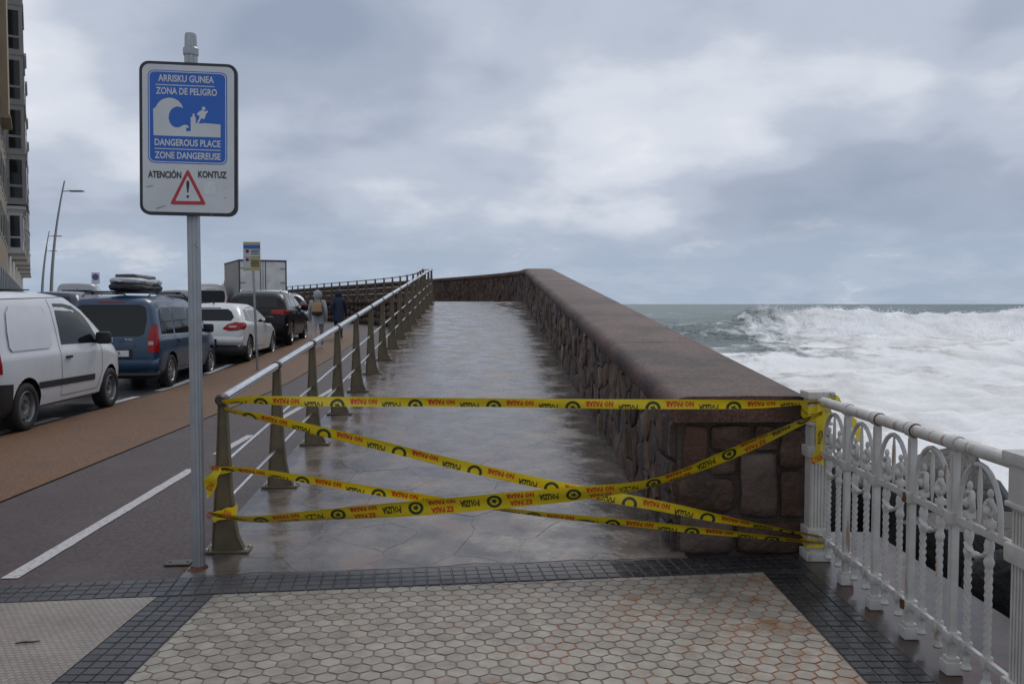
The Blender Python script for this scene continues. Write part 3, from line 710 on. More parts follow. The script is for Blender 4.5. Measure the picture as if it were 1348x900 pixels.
# ------------------------------------------------------------------ materials of the things
M_GALV = mat('galvanised_steel', (0.62, 0.63, 0.64), 0.20, 1.0, col2=(0.54, 0.55, 0.56), nscale=5, rough2=0.28)
M_POLE = mat('aluminium_pole', (0.36, 0.37, 0.38), 0.42, 0.75, col2=(0.27, 0.28, 0.28), nscale=7, rough2=0.55, stain=(0.20, 0.14, 0.09), sscale=14, slo=0.64, shi=0.74)
M_BRONZE = mat('bronze_paint', (0.105, 0.082, 0.048), 0.45, 0.15, col2=(0.150, 0.118, 0.072), nscale=8, rough2=0.55, bump=0.1, stain=(0.13, 0.055, 0.02), sscale=6, slo=0.66, shi=0.78)
M_COLLAR = mat('dark_collar', (0.07, 0.06, 0.045), 0.45, 0.4, col2=(0.10, 0.085, 0.06), nscale=14)
M_WHITE = mat('white_iron_paint', (0.50, 0.48, 0.445), 0.38, col2=(0.36, 0.335, 0.30), nscale=11, rough2=0.55, bump=0.4, bscale=70, stain=(0.24, 0.11, 0.042), sscale=16, slo=0.585, shi=0.70, bdist=0.004, sstretch=(1, 1, 0.16))
M_RUST = mat('rust', (0.085, 0.034, 0.015), 0.8, col2=(0.17, 0.07, 0.028), nscale=20, bump=0.7, bscale=60)
M_SFACE = mat('sign_white', (0.56, 0.57, 0.57), 0.42, col2=(0.47, 0.475, 0.475), nscale=5, stain=(0.33, 0.31, 0.28), sscale=9, slo=0.66, shi=0.8)
M_SBLUE = mat('sign_blue', (0.010, 0.095, 0.40), 0.4, col2=(0.014, 0.11, 0.44), nscale=3)
M_SBLACK = mat('sign_black', (0.016, 0.017, 0.02), 0.5, col2=(0.03, 0.03, 0.034), nscale=12, stain=(0.22, 0.21, 0.2), sscale=24, slo=0.66, shi=0.72)
M_SRED = mat('sign_red', (0.40, 0.022, 0.03), 0.45)
M_INK = mat('black_ink', (0.02, 0.022, 0.02), 0.5)
M_TAPE = mat('yellow_tape', (0.66, 0.50, 0.012), 0.32, col2=(0.58, 0.43, 0.012), nscale=12, spec=0.4)
for m_ in (M_TAPE,): m_.node_tree.nodes['Principled BSDF'].inputs['Subsurface Weight'].default_value = 0.0
M_TRED = mat('tape_red_print', (0.52, 0.03, 0.012), 0.4)
M_TBLK = mat('tape_black_print', (0.028, 0.042, 0.018), 0.4)

# ------------------------------------------------------------------ danger sign
SX, SY = G(262, 750).x, G(262, 750).y
sign = thing('warning_sign', 'tall danger sign, blue wave pictogram over red triangle, on grey metal pole', 'sign', (SX, SY, 0))
ZT = 1.65 + (400 - 50) * SY / FPX
prof_ = []
for k in range(32):                         # fluted extrusion
    a = 2 * math.pi * k / 32; r = 0.0385 if k % 4 else 0.034; prof_.append((r * math.cos(a), r * math.sin(a)))
mb = MB(); mb.prism(prof_, lambda u, v, t: (u, v, t), 0.0, ZT - 0.09); mb.build('pole', M_POLE, sign, smooth=30)
mb = MB(); mb.lathe([(0.043, ZT - 0.13), (0.045, ZT - 0.12), (0.045, ZT - 0.09), (0.036, ZT - 0.08), (0.034, ZT - 0.01), (0.030, ZT)], 20); mb.build('pole_cap', M_POLE, sign, smooth=40)
mb = MB(); rnd = random.Random(2)
mb.lathe([(0.085, 0.0), (0.07, 0.008), (0.05, 0.014), (0.041, 0.03)], 18)
for v in mb.v: v.x *= rnd.uniform(.8, 1.35); v.y *= rnd.uniform(.8, 1.3)
mb.build('rusted_foot', M_RUST, sign, smooth=60)
BW, BH = 0.565, 0.908; yaw = R(7)
zc = 1.65 + (400 - 181.5) * (SY - 0.11) / FPX - 0.012
bs = Matrix.Translation((0.006, -0.075, zc)) @ Matrix.Rotation(yaw, 4, 'Z') @ Matrix.Rotation(R(0.7), 4, 'Y')
def SB(u, v, t): return bs @ Vector((u, -t, v))          # board plane: u right, v up, t towards the viewer
mb = MB(); mb.prism(rrect(BW, BH, 0.055), SB, -0.035, 0.0)
board = mb.build('board', M_SBLACK, sign, smooth=40)
mb = MB(); mb.prism(rrect(BW - 0.036, BH - 0.036, 0.042), SB, 0.0, 0.003); mb.build('face', M_SFACE, board)
# picture coordinates: measured on the board, 450 x 705 units
def Q(x, y): return ((x - 308) / 450 * BW, (492 - y) / 705 * BH)
def qrect(x0, y0, x1, y1, r=0.0):
    (a, b), (c, d) = Q(x0, y1), Q(x1, y0); return rrect(c - a, d - b, r, 5, (a + c) / 2, (b + d) / 2) if r else [(a, b), (c, b), (c, d), (a, d)]
mb = MB(); mb.prism(qrect(123, 180, 486, 606, 0.035), SB, 0.003, 0.0042); pan = mb.build('blue_panel', M_SBLUE, board)
ring = MB(); o_ = qrect(127, 184, 482, 602, 0.032); i_ = qrect(131, 188, 478, 598, 0.029); k = len(o_)
ring.add([SB(u, v, 0.0048) for u, v in o_ + i_], [(j, (j + 1) % k, k + (j + 1) % k, k + j) for j in range(k)]); ring.build('panel_line', M_SFACE, board)
def sign_text(s, x0, x1, y, hpx, m, bold=0.026, nm='lettering'):
    vs, fs, asp = text_geo(s, 1, bold, 3); (a, b) = Q(x0, y); (c, _) = Q(x1, y); h = hpx / 705 * BH
    obj(nm, [SB((a + c) / 2 + u * (c - a), b + v * h, 0.0052) for u, v in vs], fs, m, board)
sign_text('ARRISKU GUNEA', 170, 426, 216, 32, M_SFACE); sign_text('ZONA DE PELIGRO', 160, 440, 274, 32, M_SFACE)
sign_text('DANGEROUS PLACE', 153, 456, 510, 32, M_SFACE); sign_text('ZONE DANGEREUSE', 153, 456, 569, 32, M_SFACE)
sign_text('ATENCIÓN', 122, 274, 655, 40, M_INK, 0.028); sign_text('KONTUZ', 352, 484, 653, 32, M_INK, 0.028)
for y, x0, x1 in ((247, 158, 428), (540, 152, 456)):
    mb = MB(); mb.prism(qrect(x0, y - 2, x1, y + 2), SB, 0.0042, 0.005); mb.build('rule', M_SFACE, board)
wave = [(148, 480), (147, 358), (158, 352), (166, 336), (180, 320), (198, 310), (220, 305), (242, 308), (262, 318), (276, 333), (284, 350), (272, 346), (256, 344), (240, 350), (227, 362), (219, 380), (217, 400), (222, 420), (234, 434), (250, 441), (266, 440), (278, 432), (290, 427), (302, 428), (310, 436), (310, 455), (318, 455), (318, 392), (326, 388), (328, 374), (336, 374), (337, 388), (342, 392), (342, 418), (376, 418), (376, 416), (456, 420), (456, 480)]
def fill(name, pts, m, t=0.005, parent=None):
    bm = bmesh.new(); vv = [bm.verts.new((*Q(x, y), 0)) for x, y in pts]; f = bm.faces.new(vv); bmesh.ops.triangulate(bm, faces=[f]); bm.verts.index_update()
    o = obj(name, [SB(v.co.x, v.co.y, t) for v in bm.verts], [tuple(v.index for v in f.verts) for f in bm.faces], m, parent or board); bm.free(); return o
fill('wave_pictogram', wave, M_SFACE)
fill('wave_curl', [(298, 440), (312, 440), (312, 456), (298, 456)], M_SBLUE, 0.0056)
man = [(346, 416), (356, 398), (360, 384), (349, 380), (347, 374), (362, 360), (372, 357), (384, 362), (396, 358), (399, 364), (388, 374), (386, 388), (378, 400), (374, 394), (366, 396), (356, 416)]
fill('running_figure', man, M_SFACE)
fill('figure_head', [(378 + 8.5 * math.cos(R(30 * i)), 349 + 9 * math.sin(R(30 * i))) for i in range(12)], M_SFACE)
def rtri(ax, ay, bx, by, cx, cy, r):
    pts = [(ax, ay), (bx, by), (cx, cy)]; out = []
    for i in range(3):
        p = Vector((*pts[i], 0)); a = Vector((*pts[i - 1], 0)); c = Vector((*pts[(i + 1) % 3], 0)); d1 = (a - p).normalized(); d2 = (c - p).normalized()
        s1, s2 = p + d1 * r * 1.6, p + d2 * r * 1.6
        for t in (0, .25, .5, .75, 1): q = s1 * (1 - t) ** 2 + p * 2 * t * (1 - t) + s2 * t * t; out.append((q.x, q.y))
    return out
fill('warning_triangle', rtri(304, 628, 389, 794, 221, 796, 9), M_SRED, 0.0048)
fill('triangle_field', rtri(304, 660, 364, 778, 246, 779, 4), M_SFACE, 0.0056)
fill('exclamation_stroke', [(299, 684), (309, 684), (312, 700), (307, 740), (301, 740), (297, 700)], M_INK, 0.0062)
fill('exclamation_dot', [(304 + 6.5 * math.cos(R(40 * i)), 758 + 7 * math.sin(R(40 * i))) for i in range(9)], M_INK, 0.0062)
mb = MB(); mb.prism(qrect(378, 685, 433, 746), SB, 0.0031, 0.0040); mb.build('sticker', mat('sticker', (0.60, 0.61, 0.60), 0.4, col2=(0.50, 0.51, 0.51), nscale=60), board)
for x0, y0, x1, y1 in ((112, 716, 146, 709), (155, 815, 200, 800), (470, 760, 480, 756)):
    fill('scuff', [(x0, y0), (x1, y1), (x1 - 3, y1 + 5), (x0 + 8, y0 + 4)], mat('scuff', (0.25, 0.25, 0.25), 0.7), 0.0040)
for e in (.36, -.36): mb = MB(); mb.box((-0.003, -0.04, zc + e), (0.12, 0.05, 0.035)); mb.build('clamp', M_POLE, sign)

# ------------------------------------------------------------------ ramp railing with bronze fins
rail = thing('ramp_railing', 'bronze finned railing with bright tubular handrail along the street side of the ramp', 'railing', (xl(5.66) - 0.02, 5.66, 0))
def fin(p, ang, hgt=0.965):
    # flat tapered blade, flared foot towards the ramp; lies across the rail
    out = [(-0.078, 0.012), (-0.062, 0.25), (-0.035, 0.70), (-0.024, hgt), (0.024, hgt), (0.034, 0.70), (0.048, 0.40), (0.064, 0.22), (0.085, 0.10), (0.125, 0.012)]
    c, s = math.cos(ang), math.sin(ang)
    fn = lambda u, v, t: Vector((p[0] + u * c - t * s, p[1] + u * s + t * c, p[2] + v))
    m = MB(); m.prism(out, fn, -0.016, 0.016)
    # thin flanges along the edges give the blade its depth
    for i in range(len(out) - 1):
        if i == 3: continue
        a, b = out[i], out[i + 1]; m.bar(fn(a[0], a[1], 0), fn(b[0], b[1], 0), 0.008, 0.052, up=(-s, c, 0))
    f = m.build('fin_post', M_BRONZE, rail, world=True, smooth=35)
    m = MB(); m.box((p[0] + 0.02 * c, p[1] + 0.02 * s, p[2] + 0.007), (0.29, 0.13, 0.014), Matrix.Rotation(ang, 3, 'Z') @ Matrix.Rotation(-0.0 , 3, 'X'), 0.003); m.build('base_plate', M_BRONZE, f, world=True)
    for dx in (-0.10, 0.145):
        for dy in (-0.045, 0.045): m = MB(); m.lathe([(0.011, 0), (0.011, 0.012), (0.006, 0.016)], 6, Matrix.Translation((p[0] + dx * c - dy * s, p[1] + dx * s + dy * c, p[2] + 0.013))); m.build('bolt', M_GALV, f, world=True)
fins = [5.66 + 1.47 * i for i in range(16)]
posts = []
for Y in fins: X = xl(Y) + 0.02; posts.append((Vector((X, Y, zramp(X, Y))), R(1.7)))
Y = fins[-1]
for i in range(26):
    Yn = Y + 1.5; 
    if i > 2: Yn = Y + 1.45
    Y = Yn; posts.append((Vector((street_edge(Y) + 0.05, Y, TOPZ + 0.07)), -math.atan((bend(Y + .5) - bend(Y - .5))) * -1))
HZ = 0.985
for p, a in posts: fin(p, a)
tops = [p + Vector((0, 0, HZ + 0.012)) for p, a in posts]
tops[0] = tops[0] + Vector((0, -0.02, 0))
mb = MB(); mb.tube(tops, 0.031, 14); mb.build('handrail', M_GALV, rail, smooth=60, world=True)
for h in (0.315, 0.575):
    mb = MB(); mb.tube([p + Vector((0.0, 0, h)) for p, a in posts], 0.0135, 8); mb.build('lower_rail', M_GALV, rail, smooth=60, world=True)
for i, p in enumerate(tops):
    q = tops[min(i + 1, len(tops) - 1)] - tops[max(i - 1, 0)]; q.normalize()
    m = MB(); m.tube([p - q * 0.03, p + q * 0.03], 0.0385, 14); m.build('collar', M_COLLAR, rail, smooth=40, world=True)
q = (tops[1] - tops[0]).normalized()
mb = MB(); mb.tube([tops[0] - q * 0.045, tops[0] - q * 0.03, tops[0] + q * 0.004], 0.037, 16, radii=[0.030, 0.037, 0.037]); mb.build('end_cap', M_COLLAR, rail, smooth=40, world=True)

# ------------------------------------------------------------------ white cast-iron railing
RX = 1.965; RH = 1.03
def pillar(Y, label):
    t = thing('railing_pillar', label, 'railing pillar', (RX, Y, 0.004), 0, 'white cast-iron pillars of the promenade railing')
    w = 0.122
    mb = MB()
    mb.box((0, 0, 0.03), (w + 0.035, w + 0.035, 0.06), None, 0.006).box((0, 0, 0.50), (w - 0.018, w - 0.018, 0.95))
    for k in range(4):                                   # raised ribs -> flutes
        M = Matrix.Rotation(math.pi / 2 * k, 3, 'Z')
        for dx in (-0.042, -0.021, 0, 0.021, 0.042): mb.box(M @ Vector((dx, -(w - 0.018) / 2 + 0.0015, 0.46)), (0.012, 0.014, 0.80) if k % 2 == 0 else (0.012, 0.014, 0.80), M)
    mb.build('shaft', M_WHITE, t, smooth=30)
    for z in (0.175, 0.70):
        mb = MB(); mb.box((0, 0, z), (w + 0.03, w + 0.03, 0.075), None, 0.010); mb.build('band', M_WHITE, t, smooth=40)
    mb = MB(); mb.box((0, 0, 0.965), (w + 0.012, w + 0.012, 0.15), None, 0.006).box((0, 0, 0.885), (w + 0.03, w + 0.03, 0.02), None, 0.005); mb.build('capital', M_WHITE, t, smooth=40)
    mb = MB(); mb.box((0, 0, 1.065), (w + 0.05, w + 0.05, 0.05), None, 0.010); mb.build('cap', M_WHITE, t, smooth=40)
    return t
YA, YB = 5.60, 3.25
PY = [5.086, 4.672, 4.258, 3.844]
pillar(YA, 'white cast-iron pillar wound with yellow tape, standing against the end of the stone parapet')
pillar(YB, 'fluted white cast-iron pillar with square cap, standing alone between two railing panels')
BAY = 0.414
def panel(Yhi, label):
    t = thing('iron_railing', label, 'railing', (RX, Yhi, 0.004), 0)
    Lp = YA - YB
    for i in range(1, 5):
        y = PY[i - 1] - YA
        mb = MB(); mb.box((0, y, 0.53), (0.032, 0.032, 0.95), None, 0.004); mb.box((0, y, 0.52), (0.040, 0.018, 0.93)); p = mb.build('post', M_WHITE, t, smooth=40)
        mb = MB(); mb.box((0, y, 0.028), (0.075, 0.075, 0.056), None, 0.006).box((0, y, 0.064), (0.056, 0.056, 0.022), None, 0.004); mb.build('foot', M_WHITE, p, smooth=40)
        mb = MB(); mb.box((0, y, 0.70), (0.066, 0.062, 0.055), None, 0.008); mb.build('clasp', M_WHITE, p, smooth=40); mb = MB(); mb.box((0, y, 0.165), (0.066, 0.062, 0.05), None, 0.008); mb.build('clasp', M_WHITE, p, smooth=40)
        mb = MB(); mb.tube([(0, y - 0.032, RH), (0, y + 0.032, RH)], 0.0355, 14); mb.build('collar', M_WHITE, p, smooth=40)
        if i in (2, 3):
            for e in (-0.0315, 0.0325):
                mb = MB(); mb.tube([(0, y + e - .002, RH), (0, y + e + .002, RH)], 0.0362, 14); mb.build('rust_ring', M_RUST, p, smooth=40)
        if i == 3:
            for e in (0.700, 0.165):
                rr_ = MB(); stone_into(rr_, Matrix.Translation((-0.018, y + .006, e)), .042, .046, .040, .006, 3); rr_.build('rust_patch', M_RUST, p, smooth=80)
    mb = MB(); mb.tube([(0, -0.05, RH), (0, -Lp + 0.05, RH)], 0.030, 16); mb.build('handrail', M_WHITE, t, smooth=60)
    for z, hh in ((0.70, 0.034), (0.165, 0.030)):
        mb = MB(); mb.box((0, -Lp / 2, z), (0.022, Lp - 0.14, hh), None, 0.004); mb.build('cross_rail', M_WHITE, t)
    for i in range(5):
        yc = (PY[0] - YA + 0.207, 0, 0, 0, PY[3] - YA - 0.207)[i] if i in (0, 4) else (PY[i - 1] + PY[i]) / 2 - YA; hw = BAY / 2 - 0.045
        # arch under the handrail
        pts = [(0, yc - hw, 0.70)] + [(0, yc - hw * math.cos(R(15 * k)), 0.765 + (RH - 0.055 - 0.765) * math.sin(R(15 * k))) for k in range(13)] + [(0, yc + hw, 0.70)]
        mb = MB(); mb.tube(pts, 0.0115, 8); mb.build('arch', M_WHITE, t, smooth=60)
        mb = MB(); mb.lathe([(0.004, 0.72), (0.008, 0.76), (0.011, 0.84), (0.010, 0.90), (0.005, 0.968)], 8, Matrix.Translation((0, yc, 0))); mb.build('leaf_spike', M_WHITE, t, smooth=60)
        for sg in (-1, 1):
            yb = yc + sg * hw * 0.50
            # twisted square bar
            n = 60; pts = [(0, yb, 0.115 + (0.66 - 0.115) * k / n) for k in range(n + 1)]
            mb = MB(); mb.tube(pts, 0.0168, 4, twist=lambda k, s_=sg: s_ * k * 0.42); b = mb.build('twisted_bar', M_WHITE, t, smooth=25)
            mb = MB(); mb.lathe([(0.004, 0.060), (0.019, 0.064), (0.024, 0.073), (0.019, 0.085), (0.012, 0.096), (0.016, 0.108), (0.012, 0.12)], 12, Matrix.Translation((0, yb, 0))); mb.build('button', M_WHITE, b, smooth=50)
            mb = MB(); mb.lathe([(0.012, 0.555), (0.018, 0.568), (0.022, 0.585), (0.017, 0.602), (0.013, 0.615), (0.019, 0.635), (0.021, 0.655), (0.015, 0.68)], 12, Matrix.Translation((0, yb, 0))); mb.build('knop', M_WHITE, b, smooth=50)
            mb = MB(); mb.box((0, yb, 0.165), (0.042, 0.036, 0.055), None, 0.006); mb.build('socket', M_WHITE, b, smooth=40)
            # scroll above the cross rail
            sp = []
            for k in range(30):
                a = R(-90 + k * 19); rr = 0.050 * (1 - k / 38); sp.append((0.004 * math.sin(k), yb + sg * 0.004 - sg * rr * math.cos(a) * 0.75, 0.805 + rr * math.sin(a) * 1.0))
            mb = MB(); mb.tube([(0, yb, 0.70), (0, yb + 0.002 * sg, 0.73)] + sp, 0.012, 8, radii=[0.015, 0.014] + [0.0135 * (1 - k / 60) for k in range(30)]); mb.build('scroll', M_WHITE, b, smooth=60)
            mb = MB(); mb.lathe([(0.002, -0.024), (0.017, -0.015), (0.023, 0), (0.017, 0.015), (0.002, 0.024)], 10, Matrix.Translation((-0.008, yb, 0.795))); mb.build('boss', M_WHITE, b, smooth=60); mb = MB(); mb.lathe([(0.006, 0), (0.013, 0.012), (0.011, 0.028), (0.003, 0.036)], 8, Matrix.Translation((0, yb, 0.852))); mb.build('finial', M_WHITE, b, smooth=60)
            mb = MB(); mb.box((0, yb, 0.742), (0.042, 0.036, 0.03), None, 0.006); mb.build('scroll_base', M_WHITE, b, smooth=40)
        mb = MB(); mb.tube([(-0.014, yc + hw * 0.5 * math.cos(R(30 * k)), 0.625 - 0.03 * abs(math.sin(R(30 * k)))) for k in range(7)], 0.010, 6); mb.lathe([(0.002, -0.016), (0.014, -0.01), (0.018, 0), (0.014, 0.01), (0.002, 0.016)], 8, Matrix.Translation((-0.012, yc, 0.592))); mb.build('garland', M_WHITE, t, smooth=60)
    return t
pn = panel(YA, 'ornate white cast-iron railing panel with twisted bars between the two white pillars')
p2 = copy_tree(pn); p2.location.y = YB; p2['label'] = 'white cast-iron railing panel beyond the lone fluted pillar, away from the stone parapet'

# ------------------------------------------------------------------ police tape
TW = 0.113
def catmull(pts, n):
    out = []; m = len(pts)
    for i in range(m - 1):
        p0, p1, p2, p3 = pts[max(i - 1, 0)], pts[i], pts[i + 1], pts[min(i + 2, m - 1)]
        for k in range(n):
            t = k / n; out.append(tuple(0.5 * (2 * b + (c - a) * t + (2 * a - 5 * b + 4 * c - d) * t * t + (3 * b - a - 3 * c + d) * t ** 3) for a, b, c, d in zip(p0, p1, p2, p3)))
    out.append(tuple(pts[-1])); return out
def tape(label, path, Yl, Yr, v0=-0.5, v1=0.5, phase=0.0, knots=()):
    """path rows: px, py, visible width in px. The ribbon keeps its real width and turns edge-on where it looks narrow."""
    x0, x1 = path[0][0], path[-1][0]
    rows_ = catmull([(a, b, w) for a, b, w in path], 14)
    pts, ws = [], []
    for a, b, w in rows_:
        Y = Yl + (Yr - Yl) * (a - x0) / (x1 - x0); pts.append(P(a, b, Y)); ws.append(w * Y / FPX)
    n = len(pts); full_w = TW * (v1 - v0); fr = []
    for i in range(n):
        t = (pts[min(i + 1, n - 1)] - pts[max(i - 1, 0)]).normalized(); up = Vector((0, 0, 1)); up = (up - t * up.dot(t)).normalized(); nn = t.cross(up)
        c = max(0.10, min(0.995, 0.94 * ws[i] / full_w)); a = max(0.0, math.acos(c) - math.atan2(CAMH - pts[i].z, pts[i].y))
        # ripples keep the film from lying dead flat
        a += 0.10 * noise.noise(Vector((pts[i].x * 2.3, pts[i].z * 3, 1)))
        w = up * math.cos(a) + nn * math.sin(a); fr.append((t, w, t.cross(w)))
    acc = [0.0]
    for i in range(1, n): acc.append(acc[-1] + (pts[i] - pts[i - 1]).length)
    def at(s, v, off=0.0):
        s = max(0, min(acc[-1] - 1e-6, s)); i = 0
        lo_, hi_ = 0, n - 1
        while hi_ - lo_ > 1:
            md = (lo_ + hi_) // 2
            if acc[md] <= s: lo_ = md
            else: hi_ = md
        f = (s - acc[lo_]) / max(1e-9, acc[hi_] - acc[lo_]); p = pts[lo_].lerp(pts[hi_], f); w = fr[lo_][1].lerp(fr[hi_][1], f).normalized(); nn = fr[lo_][2].lerp(fr[hi_][2], f).normalized()
        vv = (v - (v0 + v1) / 2) * TW; cur = 0.006 * math.sin(v * 5 + s * 3) ; return p + w * vv + nn * (off + cur)
    root = thing('police_tape', label, 'tape', pts[0])
    # film
    K = 6; vs, fs = [], []
    for i in range(n):
        for j in range(K + 1): vs.append(at(acc[i], v0 + (v1 - v0) * j / K))
    for i in range(n - 1):
        for j in range(K): q = i * (K + 1) + j; fs.append((q, q + 1, q + K + 2, q + K + 1))
    obj('film', vs, fs, M_TAPE, root, smooth=180, world=True)
    # print: read upside down, as hung
    red, blk = MB(), MB()
    def put(mb, vs2, fs2, sc, vc, sw, vh):
        bm = bmesh.new(); vv = [bm.verts.new((sc - u * sw, vc - v * vh, 0)) for u, v in vs2]
        for f in fs2:
            try: bm.faces.new([vv[i] for i in f])
            except ValueError: pass
        for pc, no in (((0, v0 + 0.02, 0), (0, -1, 0)), ((0, v1 - 0.02, 0), (0, 1, 0)), ((0.01, 0, 0), (-1, 0, 0)), ((acc[-1] - 0.01, 0, 0), (1, 0, 0))):
            bmesh.ops.bisect_plane(bm, geom=bm.verts[:] + bm.edges[:] + bm.faces[:], plane_co=pc, plane_no=no, clear_outer=True)
        bm.verts.index_update()
        mb.add([at(v.co.x, v.co.y, 0.0016) for v in bm.verts], [tuple(v.index for v in f.verts) for f in bm.faces]); bm.free()
    s = phase - 0.52
    tN = text_geo('NO PASAR', 1, 0.04, 1); tE = text_geo('EZ PASA', 1, 0.04, 1); tP = text_geo('POLIZIA', 1, 0.035, 1)
    circ = lambda r, k=18: [(r * math.cos(2 * math.pi * i / k), r * math.sin(2 * math.pi * i / k)) for i in range(k)]
    while s < acc[-1] + 0.3:
        put(red, tN[0], tN[1], s + 0.165, 0.24, 0.175, 0.33); put(red, tE[0], tE[1], s + 0.165, -0.24, 0.14, 0.33)
        put(blk, tP[0], tP[1], s + 0.345, 0.0, 0.12, 0.46)
        k = 22; o1 = circ(0.5, k); o2 = circ(0.31, k); put(blk, o1 + o2, [(i, (i + 1) % k, k + (i + 1) % k, k + i) for i in range(k)], s, 0, 0.096, 0.80)
        st = [((0.24 if i % 2 else 0.12) * math.cos(R(36 * i)), (0.24 if i % 2 else 0.12) * math.sin(R(36 * i))) for i in range(10)]; put(blk, st, [tuple(range(10))], s, 0, 0.096, 0.80)
        s += 0.50
    stuff(red.build('red_print', M_TRED, root, world=True)); stuff(blk.build('black_print', M_TBLK, root, world=True))
    return root
YPL, YPR = 5.60, 5.38
t1 = tape('yellow police tape stretched level between the rail end and the white pillar top', [(294, 529, 6), (330, 526, 10), (400, 528, 13), (520, 529, 13), (674, 530, 13), (800, 531.5, 13), (920, 532, 13), (1000, 532, 12), (1050, 530, 9), (1080, 530, 5)], YPL, YPR, -0.04, 0.5, 0.265)
t2 = tape('yellow police tape sloping down from the rail end to the white pillar foot', [(297, 539, 6), (340, 548, 10), (400, 562, 12), (500, 586, 13), (600, 611, 15), (700, 633, 17), (800, 653, 16), (880, 668, 13), (960, 685, 10), (1030, 697, 6), (1083, 707, 5)], YPL + 0.02, YPR + 0.02, -0.12, 0.5, 0.18)
t3 = tape('yellow police tape rising from low on the first fin post to the white pillar top', [(276, 676, 8), (330, 684, 10), (400, 680, 13), (500, 672, 18), (600, 664, 22), (690, 656, 22), (770, 649, 20), (840, 640, 13), (890, 626, 11), (940, 606, 14), (1000, 580, 14), (1050, 557, 11), (1084, 542, 7)], YPL - 0.05, YPR - 0.06, -0.5, 0.5, 0.36)
t4 = tape('narrow twisted yellow police tape running low from the fin post to the pillar foot', [(278, 616, 6), (320, 618, 7), (400, 630, 8), (480, 644, 11), (560, 656, 12), (640, 667, 8), (720, 677, 7), (820, 687, 7), (920, 698, 8), (1000, 706, 8), (1083, 715, 5)], YPL - 0.01, YPR + 0.01, -0.02, 0.5, 0.12)
# windings round the first fin post and round the pillar, and the loose ends
def winding(parent, c, hx, hy, z0, z1, dz, turns=1, wd=0.035, seed=1):
    rn = random.Random(seed); n = 26 * turns; vs = []
    for i in range(n + 1):
        a = 2 * math.pi * i / 26; r = 1.03 + 0.05 * rn.random(); x = max(-1, min(1, 1.35 * math.cos(a))) * hx * r; y = max(-1, min(1, 1.35 * math.sin(a))) * hy * r
        z = z0 + (z1 - z0) * i / n + dz * math.sin(a + 1); k = wd * (0.75 + 0.5 * rn.random())
        vs += [(c[0] + x, c[1] + y, z - k / 2), (c[0] + x * 1.02, c[1] + y * 1.02, z + k / 2)]
    return obj('winding', vs, [(2 * i, 2 * i + 2, 2 * i + 3, 2 * i + 1) for i in range(n)], M_TAPE, parent, smooth=60, world=True)
fp = posts[0][0]
winding(t3, (fp.x + 0.005, fp.y), 0.066, 0.036, 0.27, 0.31, 0.02, 2, 0.05, 3); winding(t4, (fp.x, fp.y), 0.055, 0.034, 0.56, 0.575, 0.012, 1, 0.03, 4)
winding(t1, (RX, YA), 0.073, 0.073, 0.985, 1.0, 0.02, 1, 0.04, 5); winding(t3, (RX - .005, YA), 0.071, 0.071, 0.955, 0.94, 0.02, 1, 0.04, 6)
winding(t2, (RX, YA), 0.070, 0.070, 0.15, 0.155, 0.01, 1, 0.02, 7); winding(t4, (RX, YA), 0.069, 0.069, 0.105, 0.11, 0.008, 1, 0.02, 8)
def tail(parent, pts, widths, name='loose_end'):
    pts = [Vector(p) for p in pts]; vs = []; n = len(pts)
    for i, p in enumerate(pts):
        t = (pts[min(i + 1, n - 1)] - pts[max(i - 1, 0)]).normalized(); s_ = t.cross(Vector((0.15, -1, 0.2))).normalized() * widths[i] / 2; s_.y += 0.02 * math.sin(i * 1.9)
        vs += [p - s_, p + s_ + Vector((0, 0.012 * math.cos(i * 2.3), 0))]
    o = obj(name, vs, [(2 * i, 2 * i + 1, 2 * i + 3, 2 * i + 2) for i in range(n - 1)], M_TAPE, parent, smooth=60, world=True); return o
def mark(parent, s, p, w, h, ang, m=None):
    vs2, fs2, _ = text_geo(s, 1, 0.04, 1); c, sn = math.cos(ang), math.sin(ang)
    obj('print', [(p[0] + u * w * c - v * h * sn, p[1], p[2] + u * w * sn + v * h * c) for u, v in vs2], fs2, m or M_TRED, parent, world=True)
Yh = YA - 0.115
tail(t1, [P(1080, 532, Yh), P(1081, 550, Yh), P(1079, 572, Yh - .01), P(1080, 592, Yh), P(1074, 609, Yh - 0.01)], [0.03, 0.055, 0.06, 0.055, 0.085])
mark(t1, 'EZ PASA', P(1075, 604, Yh - 0.06), 0.075, 0.04, R(22)); mark(t1, 'POLIZIA', P(1080, 575, Yh - 0.06), 0.085, 0.03, R(85), M_TBLK)
tail(t1, [P(1070, 524, YA - .05), P(1082, 519, YA), P(1094, 520, YA - .08), P(1102, 526, YA - .1), P(1106, 534, YA - .1)], [0.03, 0.05, 0.055, 0.05, 0.02])
mark(t1, 'POLIZIA', P(1096, 522, YA - 0.16), 0.05, 0.03, R(-30), M_TBLK)
tail(t1, [P(1106, 534, YA + .25), P(1122, 554, YA + .2), P(1130, 568, YA + .15), P(1131, 582, YA + .15)], [0.02, 0.05, 0.06, 0.04])
tail(t4, [P(290, 617, 5.52), P(283, 625, 5.5), P(276, 634, 5.5), P(277, 644, 5.51), P(273, 655, 5.5)], [0.02, 0.05, 0.09, 0.05, 0.015])
mark(t4, 'EZ PASA', P(277, 640, 5.45), 0.05, 0.035, R(60)); mark(t4, 'EZ PASA', P(284, 616, 5.5), 0.05, 0.03, R(-10))
mark(t3, 'NO PASAR', P(299, 676, 5.49), 0.05, 0.045, R(-25)); mark(t3, 'PASA', P(275, 679, 5.5), 0.03, 0.04, R(5))

